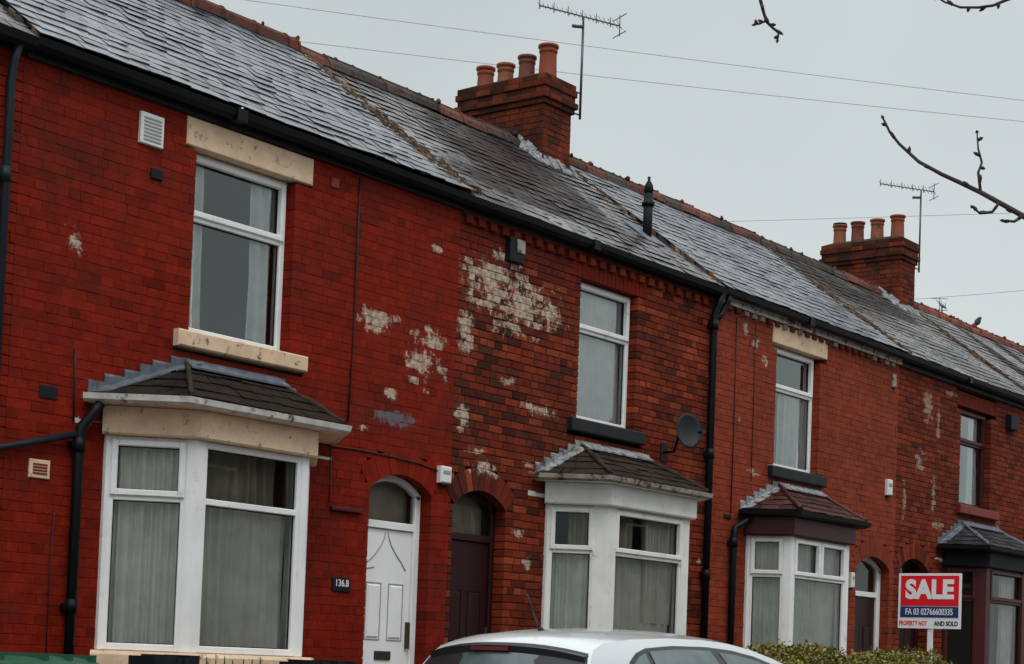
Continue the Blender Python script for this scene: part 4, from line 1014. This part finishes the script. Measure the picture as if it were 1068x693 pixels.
# ------------------------------------------------------------------ hedge
M['leaf']=simple('hedge_leaf',(1,1,1),.5,.4,.25,20,0,0,attr=True)
t=thing('hedge',(18.9,-1.6,.1),'low yellow green privet hedge below the third bay window','hedge')
rnd=random.Random(9); b=MB()
def leaf(b,p,s,c):
    d=Vector((rnd.uniform(-1,1),rnd.uniform(-1,1),rnd.uniform(-.3,1))).normalized(); a=d.cross(Vector((rnd.uniform(-1,1),rnd.uniform(-1,1),rnd.uniform(-1,1)))).normalized()
    n_=d.cross(a); p=Vector(p)
    b.face([p,p+d*s*.5+a*s*.28+n_*s*.06,p+d*s,p+d*s*.5-a*s*.28+n_*s*.06],c)
def top(x): return 1.40+.05*math.sin(x*2.3)+.04*math.sin(x*5.1+1)+.02*math.sin(x*13)-.12*max(0,16.9-x)/.4-max(0,x-20.2)*.10
for i in range(15000):
    x_=rnd.uniform(16.45,21.4); tz=top(x_); y_=rnd.uniform(-2.05,-1.2)
    r_=rnd.random()
    if r_<.55: z_=tz-abs(rnd.gauss(0,.05))+rnd.uniform(-.02,.04)
    else: z_=rnd.uniform(.2,tz); y_= -2.05+rnd.uniform(-.05,.12) if rnd.random()<.75 else y_
    if rnd.random()<.03: z_+=rnd.uniform(0,.09)
    q=rnd.random(); k=rnd.uniform(.7,1.2)
    c=(.21*k,.195*k,.026*k,.5) if q<.45 else ((.09*k,.10*k,.014*k,.5) if q<.85 else (.25*k,.15*k,.03*k,.5))
    leaf(b,(x_,y_,z_),rnd.uniform(.035,.065),c)
b.build('foliage',M['leaf'],t)
b=MB()
for i in range(160):
    x_=rnd.uniform(16.5,21.3); y_=rnd.uniform(-1.95,-1.3); tz=top(x_)
    b.tube([(x_,y_,.1),(x_+rnd.uniform(-.1,.1),y_+rnd.uniform(-.1,.1),tz*.6),(x_+rnd.uniform(-.15,.15),y_+rnd.uniform(-.1,.1),tz-.02)],.006,5,r2=.002)
b.build('stems',M['bark'],t)

# ------------------------------------------------------------------ sale board
M['signwhite']=simple('white_sign_board',(.78,.79,.80),.45,.4,.04,5,0,0)
M['signred']=simple('red_sign_panel',(.72,.006,.018),.45,.4,.05,5,0,0)
M['signnavy']=simple('navy_sign_panel',(.010,.035,.14),.45,.4,.05,5,0,0)
M['signink']=simple('navy_sign_ink',(.02,.03,.07),.45,.4,.05,5,0,0)
t=thing('sale_sign',(20.0,-1.92,.1),'red, white and navy SALE board on a white post above the hedge','sale sign')
sx=20.0; y0,y1=-1.52,-2.31; z0,z1=1.795,2.445
b=MB(); b.box(sx-.006,sx+.006,y1,y0,z0,z1); brd=b.build('board',M['signwhite'],t)
b=MB(); b.box(sx-.010,sx-.0062,y1+.03,y0-.03,2.06,2.418); b.build('red_panel',M['signred'],brd)
b=MB(); b.box(sx-.010,sx-.0062,y1+.03,y0-.03,1.925,2.052); b.build('navy_panel',M['signnavy'],brd)
def signmat(y,z,xo=-.0115): return Matrix(((0,0,-1,sx+xo),(-1,0,0,y),(0,1,0,z),(0,0,0,1)))
text_mesh('SALE',.30,'lettering',M['signwhite'],brd,signmat(-1.915,2.245),.001,.95,.014)
text_mesh('FA 03 02766600335',.105,'lettering',M['signwhite'],brd,signmat(-1.915,1.988,-.013),.001,.70,.0012)
text_mesh('PROPERTY NOT',.072,'lettering',M['signred'],brd,signmat(-1.715,1.853,-.0075),.001,.68,.002)
text_mesh('AND SOLD',.072,'lettering',M['signink'],brd,signmat(-2.13,1.853,-.0075),.001,.82,.003)
b=MB(); b.box(sx+.007,sx+.057,-1.945,-1.895,.1,2.40); b.build('post',M['signwhite'],t)

# ------------------------------------------------------------------ car
M['carpaint']=simple('silver_white_car_paint',(.56,.60,.61),.22,.5,.03,2,.15,0)
bs=M['carpaint'].node_tree.nodes['Principled BSDF']; bs.inputs['Coat Weight'].default_value=.7; bs.inputs['Coat Roughness'].default_value=.06
M['carblack']=simple('black_car_trim',(.012,.013,.015),.35,.5,.1,5,0,0)
M['carglass']=simple('misted_car_glass',(.07,.10,.10),.22,.9,.25,7,0,.06,60)
M['lamp']=simple('dark_red_lamp',(.10,.006,.008),.2,.5,.05,5,0,0)
M['headlamp']=simple('clear_headlamp',(.5,.52,.54),.1,.6,.05,5,.4,0)
M['alloy']=simple('silver_alloy',(.4,.41,.42),.3,.5,.05,5,.8,0)
t=thing('parked_car',(9.9,-4.4,0),'silver white hatchback parked in front of the maroon door, seen from behind','car')
yc=-4.41
# body stations x -> (half width, belt z, lower z)
def lerp(tab,x):
    for i in range(len(tab)-1):
        if x<=tab[i+1][0]:
            f=(x-tab[i][0])/(tab[i+1][0]-tab[i][0]); f=max(0,min(1,f)); return tab[i][1]+(tab[i+1][1]-tab[i][1])*f
    return tab[-1][1]
belt=[(8.28,.90),(8.45,.94),(8.8,.96),(10.6,.93),(11.35,.91),(11.9,.84),(12.2,.74),(12.3,.62)]
hw=[(8.28,.74),(8.45,.82),(8.9,.86),(11.2,.86),(11.9,.80),(12.2,.66),(12.3,.58)]
b=MB(); xs=[8.28,8.33,8.45,8.65,8.9,9.3,9.8,10.3,10.8,11.2,11.5,11.75,11.95,12.1,12.22,12.3]
secs=[]
for x_ in xs:
    w_=lerp(hw,x_); bz=lerp(belt,x_)
    half=[(0,.22),(w_*.85,.22),(w_*.97,.30),(w_,.50),(w_*.99,.66),(w_*.95,bz-.05),(w_*.88,bz),(0,bz+.035)]
    secs.append([(x_,yc-a,z) for a,z in half]+[(x_,yc+a,z) for a,z in half[-2:0:-1]])
n_=len(secs[0]); P=[p for s in secs for p in s]
fs=[(i*n_+k,i*n_+(k+1)%n_,(i+1)*n_+(k+1)%n_,(i+1)*n_+k) for i in range(len(xs)-1) for k in range(n_)]
b.faces(P,fs,sm=True); b.face(secs[0]); b.face(secs[-1][::-1])
body=b.build('body',M['carpaint'],t)
# greenhouse: side profile T, side lean Y(z)
T=[(8.44,.93),(8.52,1.08),(8.58,1.18),(8.63,1.25),(8.68,1.295),(8.8,1.335),(9.1,1.37),(9.5,1.39),(9.9,1.393),(10.2,1.38),(10.45,1.35),(10.68,1.30),(10.88,1.245),(11.2,1.12),(11.62,.93)]
def YZ(z,x=10): return lerp([(.90,.80),(1.05,.745),(1.2,.68),(1.30,.62),(1.36,.575),(1.40,.55)],z)*lerp([(8.4,.89),(9.5,1)],x)
def side(pts,s,o): return [(x_,yc+s*(YZ(z_)+o),z_) for x_,z_ in pts]
for s_ in (-1,1):
    b=MB(); P=[]; nl=7
    for (x_,z_) in T:
        for k in range(nl+1):
            z2=.90+(z_-.90)*k/nl; P.append((x_,yc+s_*YZ(z2,x_),z2))
    n1=nl+1
    b.faces(P,[(i*n1+k,(i+1)*n1+k,(i+1)*n1+k+1,i*n1+k+1) if s_<0 else (i*n1+k+1,(i+1)*n1+k+1,(i+1)*n1+k,i*n1+k) for i in range(len(T)-1) for k in range(nl)],sm=True)
    b.build('side_panel',M['carpaint'],t)
    def strip(top,bot,o,nm,mt):
        b=MB(); n_=len(top); lv=5; P=[]
        for (tx,tz),(bx,bz) in zip(top,bot):
            for k in range(lv+1):
                f=k/lv; z2=bz+(tz-bz)*f; P.append((bx+(tx-bx)*f,yc+s_*(YZ(z2,bx+(tx-bx)*f)+o),z2))
        n1=lv+1; b.faces(P,[(i*n1+k,(i+1)*n1+k,(i+1)*n1+k+1,i*n1+k+1) if s_<0 else (i*n1+k+1,(i+1)*n1+k+1,(i+1)*n1+k,i*n1+k) for i in range(n_-1) for k in range(lv)],sm=True)
        return b.build(nm,mt,t)
    # black trim round all side glass
    strip([(8.98,1.235),(9.08,1.290),(9.2,1.322),(9.5,1.345),(9.9,1.350),(10.2,1.337),(10.45,1.305),(10.68,1.253),(10.88,1.195),(11.2,1.07),(11.5,.95)],
          [(8.86,.94),(8.95,.94),(9.2,.94),(9.5,.94),(9.9,.94),(10.2,.94),(10.45,.94),(10.68,.94),(10.88,.94),(11.2,.94),(11.5,.935)],.004,'window_trim',M['carblack'])
    strip([(9.01,1.225),(9.09,1.268),(9.17,1.292)],[(8.90,.96),(9.05,.96),(9.19,.96)],.008,'side_window',M['carglass'])
    strip([(9.22,1.303),(9.5,1.323),(9.75,1.328),(9.92,1.326)],[(9.24,.96),(9.5,.96),(9.8,.96),(10.08,.96)],.008,'side_window',M['carglass'])
    strip([(10.02,1.320),(10.2,1.310),(10.45,1.277),(10.68,1.226),(10.88,1.168),(11.1,1.08)],[(10.17,.96),(10.3,.96),(10.5,.96),(10.72,.96),(10.95,.96),(11.2,.96)],.008,'side_window',M['carglass'])
def cross(sta,dx,dz,w,crown=1.0,nr=16):
    P=[]
    for (x_,z_) in sta:
        for k in range(nr+1):
            v=-1+2*k/nr; u=1-abs(v)**2.4
            back=1 if x_<8.68 else max(0,1-(x_-8.68)/.4); fr=1 if x_>10.88 else max(0,1-(10.88-x_)/.5)
            P.append((x_-.06*u*back+.09*u*fr+dx,yc+v*YZ(z_,x_)*w,z_+.052*u*crown*(1 if z_>1.2 else max(0,(z_-.93)/.27))+dz))
    return P
nr=16; n1=nr+1
b=MB(); P=cross(T,0,0,1.0); b.faces(P,[(i*n1+k,i*n1+k+1,(i+1)*n1+k+1,(i+1)*n1+k) for i in range(len(T)-1) for k in range(nr)],sm=True); b.build('roof',M['carpaint'],t)
def panel(sta,dx,dz,w,nm,mt,par=None):
    b=MB(); P=cross(sta,dx,dz,w); b.faces(P,[(i*n1+k,i*n1+k+1,(i+1)*n1+k+1,(i+1)*n1+k) for i in range(len(sta)-1) for k in range(nr)],sm=True); return b.build(nm,mt,par or t)
rs=[(8.445,.94),(8.52,1.08),(8.58,1.18),(8.63,1.25),(8.65,1.27)]
panel(rs,-.008,.003,.97,'rear_surround',M['carblack'])
panel([(8.45,.96),(8.52,1.08),(8.58,1.18),(8.60,1.21)],-.014,.005,.80,'rear_window',M['carglass'])
panel([(10.92,1.232),(11.2,1.12),(11.60,.94)],.004,.008,.95,'windscreen',M['carglass'])
# spoiler : black underside band with painted lip
b=MB(); n_=16; pts=[]
for k in range(n_+1):
    v=-1+2*k/n_; u=1-abs(v)**2.4; pts.append((8.625-.06*u,yc+v*.575,1.258+.052*u))
for k in range(n_):
    a,c=pts[k],pts[k+1]
    b.hexa([(a[0]-.03,a[1],a[2]-.048),(c[0]-.03,c[1],c[2]-.048),(c[0]+.03,c[1],c[2]-.048),(a[0]+.03,a[1],a[2]-.048),(a[0]-.045,a[1],a[2]-.004),(c[0]-.045,c[1],c[2]-.004),(c[0]+.03,c[1],c[2]+.004),(a[0]+.03,a[1],a[2]+.004)])
sp_=b.build('spoiler',M['carblack'],t)
b=MB(); b.box(8.508,8.54,yc-.08,yc+.20,1.275,1.298); b.build('brake_light',M['lamp'],sp_)
b=MB(); b.tube([(8.98,yc+.02,1.40),(8.94,yc+.02,1.43)],.022,8,r2=.012); b.tube([(8.95,yc+.02,1.42),(8.81,yc+.02,1.62)],.008,6,r2=.004); b.build('roof_antenna',M['carblack'],t)
for s in (-1,1):
    b=MB(); b.obox((8.30,yc+s*.66,.74),(0,s,0),(-1,0,0),-.08,.12,-.02,.02,-.02,.16,ch=.01); b.build('tail_light',M['lamp'],t)
    b=MB(); b.obox((12.16,yc+s*.55,.58),(0,-s,0),(1,0,0),-.12,.14,-.05,.03,0,.12,ch=.02); b.build('headlight',M['headlamp'],t)
    b=MB(); b.lathe(0,0,[(.04,-.02),(.10,0),(.10,.06),(.04,.1)],10); 
    b.v=[(11.05+v[2],yc+s*(.93+v[0]*.9),.98+v[1]*.7) for v in b.v]; b.build('wing_mirror',M['carpaint'],t)
    for wx in (8.98,11.45):
        b=MB(); yy=yc+s*.80
        b.tube([(wx,yy-.09,.31),(wx,yy+.09,.31)],.31,26); wh=b.build('wheel',M['rubber'],t)
        b=MB(); yo=yy+s*.092
        for k in range(5):
            an=k*2*math.pi/5; b.tube([(wx,yo,.31),(wx+math.cos(an)*.19,yo,.31+math.sin(an)*.19)],.025,6)
        b.tube([(wx,yy+s*.06,.31),(wx,yy+s*.094,.31)],.06,12); b.build('rim',M['alloy'],wh)
b=MB(); b.box(8.262,8.275,yc-.26,yc+.26,.55,.66); b.build('number_plate',simple('plain_yellow_plate',(.6,.45,.03),.4),t)
b=MB(); b.box(8.23,8.40,yc-.74,yc+.74,.34,.46); b.build('bumper',M['carblack'],t)

# ------------------------------------------------------------------ street tree (bare), branches reach into view
t=thing('bare_tree',(3.9,-10.45,.1),'bare street tree whose dark leafless twigs reach in at the top right','tree')
TW=dict(main = [(3.416, -9.784, 2.031), (3.372, -9.643, 2.105), (3.351, -9.616, 2.123), (3.344, -9.565, 2.156), (3.342, -9.52, 2.182), (3.321, -9.493, 2.196), (3.317, -9.445, 2.227), (3.316, -9.402, 2.269), (3.303, -9.387, 2.292), (3.293, -9.376, 2.32)],
 up = [(3.344, -9.565, 2.156), (3.339, -9.561, 2.195), (3.367, -9.556, 2.222), (3.361, -9.55, 2.25), (3.384, -9.537, 2.29)],
 s1 = [(3.341, -9.604, 2.129), (3.335, -9.594, 2.112), (3.295, -9.586, 2.101), (3.259, -9.585, 2.106)],
 s2 = [(3.37, -9.64, 2.105), (3.31, -9.649, 2.081), (3.296, -9.632, 2.082)],
 top = [(3.526, -9.614, 2.616), (3.478, -9.549, 2.584), (3.464, -9.53, 2.573), (3.446, -9.505, 2.568), (3.425, -9.477, 2.567), (3.454, -9.428, 2.597), (3.437, -9.408, 2.612)],
 tl = [(3.225, -9.137, 2.706), (3.175, -9.153, 2.606), (3.177, -9.153, 2.567), (3.182, -9.158, 2.544), (3.187, -9.163, 2.523), (3.197, -9.175, 2.509), (3.203, -9.183, 2.502), (3.203, -9.181, 2.486)],
 tl2 = [(3.185, -9.161, 2.524), (3.179, -9.152, 2.518), (3.173, -9.144, 2.516)])
b=MB(); trunk=[(3.75,-10.25,.1),(3.72,-10.22,1.0),(3.70,-10.2,2.0),(3.74,-10.22,3.2),(3.9,-10.3,4.6),(4.0,-10.35,6.2),(4.1,-10.4,7.5)]
b.tube(trunk,[.13,.11,.10,.085,.065,.04,.015],12)
b.build('trunk',M['bark'],t)
rnd=random.Random(3); b=MB()
def twig(pts,r0,r1,buds=True,extra=()):
    n=len(pts); rs=[r0+(r1-r0)*i/(n-1) for i in range(n)]
    b.tube(pts,rs,6)
    if buds:
        for i in range(1,n):
            a=Vector(pts[i-1]); c=Vector(pts[i]); d=(c-a)
            k=max(1,int(d.length/.05))
            for j in range(k):
                p=a+d*((j+.5)/k); s=Vector((rnd.uniform(-1,1),rnd.uniform(-1,1),rnd.uniform(-1,1))).normalized()*.011+d.normalized()*.008
                b.tube([p,p+s*.6,p+s],[.0035,.0038,.001],5)
    b.tube([pts[-1],Vector(pts[-1])+(Vector(pts[-1])-Vector(pts[-2])).normalized()*.006],[.004,.001],5)
for k,(r0,r1) in dict(main=(.0062,.0024),up=(.0032,.0016),s1=(.0034,.002),s2=(.0036,.002),top=(.0036,.0018),tl=(.0042,.0022),tl2=(.0026,.0016)).items():
    twig(TW[k],r0,r1)
# limbs off frame joining the twigs to the trunk
b.tube([(3.70,-10.2,1.9),(3.62,-10.05,2.02),TW['main'][0]],[.03,.016,.0062],8)
b.tube([(3.72,-10.22,2.6),(3.66,-10.0,2.68),TW['top'][0]],[.026,.012,.0036],8)
b.tube([(3.74,-10.22,3.1),(3.6,-9.8,3.1),(3.35,-9.3,2.98),TW['tl'][0]],[.03,.016,.009,.0042],8)
def grow(p,d,l,r,dep):
    pts=[p]; 
    for i in range(4):
        d=(d+Vector((rnd.uniform(-.25,.25),rnd.uniform(-.25,.25),rnd.uniform(-.1,.25)))).normalized(); p=p+d*l/4; pts.append(p)
    b.tube(pts,r,6,r2=r*.5)
    if dep:
        for k in range(3): grow(pts[rnd.randint(2,4)],(d+Vector((rnd.uniform(-.8,.8),rnd.uniform(-.8,.8),rnd.uniform(-.2,.5)))).normalized(),l*.65,r*.5,dep-1)
for i in range(16):
    z_=3.6+i*.22; an=math.radians(-150+rnd.uniform(0,150)); q=Vector((3.8,-10.25,z_))
    grow(q,Vector((math.cos(an)*.8,math.sin(an)*.8,.9)).normalized(),1.3-.03*i,.028-.001*i,3)
b.build('branches',M['bark'],t)

# ------------------------------------------------------------------ houses across the street (behind the camera, they reflect in the glass)
mo=simple('opposite_brick',(.16,.06,.04),.8,.3,.3,3); mr_=simple('opposite_slate',(.07,.075,.085),.5,.4,.2,3)
def opp(x):
    t=thing('opposite_house',(x,-17.5,.1),'brick house across the street, only reflected in the windows','house','houses across the street')
    b=MB(); b.box(x-2.6,x+2.6,-22,-17.5,.1,5.4); b.build('wall',mo,t)
    b=MB(); b.faces([(x-2.6,-17.2,5.35),(x+2.6,-17.2,5.35),(x+2.6,-19.75,7.4),(x-2.6,-19.75,7.4),(x+2.6,-22.3,5.35),(x-2.6,-22.3,5.35)],[(0,1,2,3),(3,2,4,5)]); rf=b.build('roof',mr_,t)
    b=MB(); b.box(x+2.2,x+2.75,-20.3,-19.2,6.8,8.3); b.build('chimney',mo,rf)
    for (a,z) in ((-1.2,1.2),(-1.2,3.7),(1.2,3.7)):
        b=MB(); b.box(x+a-.5,x+a+.5,-17.5,-17.44,z,z+1.4); w_=b.build('window',M['upvc'],t)
        b=MB(); b.box(x+a-.43,x+a+.43,-17.438,-17.43,z+.07,z+1.33); b.build('pane',M['blackpaint'],w_)
    b=MB(); b.box(x+.8,x+1.7,-17.5,-17.45,.2,2.3); b.build('door',M['redwood'],t)
    return t
faces=['the strip of wall at the left edge','the bright red painted house','the worn brick house with peeling patches','the faded red painted house','the brown red brick house','the house past the far chimney','the last house in view','the unseen end of the row','the far street corner']
oh=opp(4)
oh['label']='house across the street facing '+faces[0]
for i in range(1,9):
    o=copy_tree(oh); o.location.x=4+i*5.2; o['label']='house across the street facing '+faces[i]
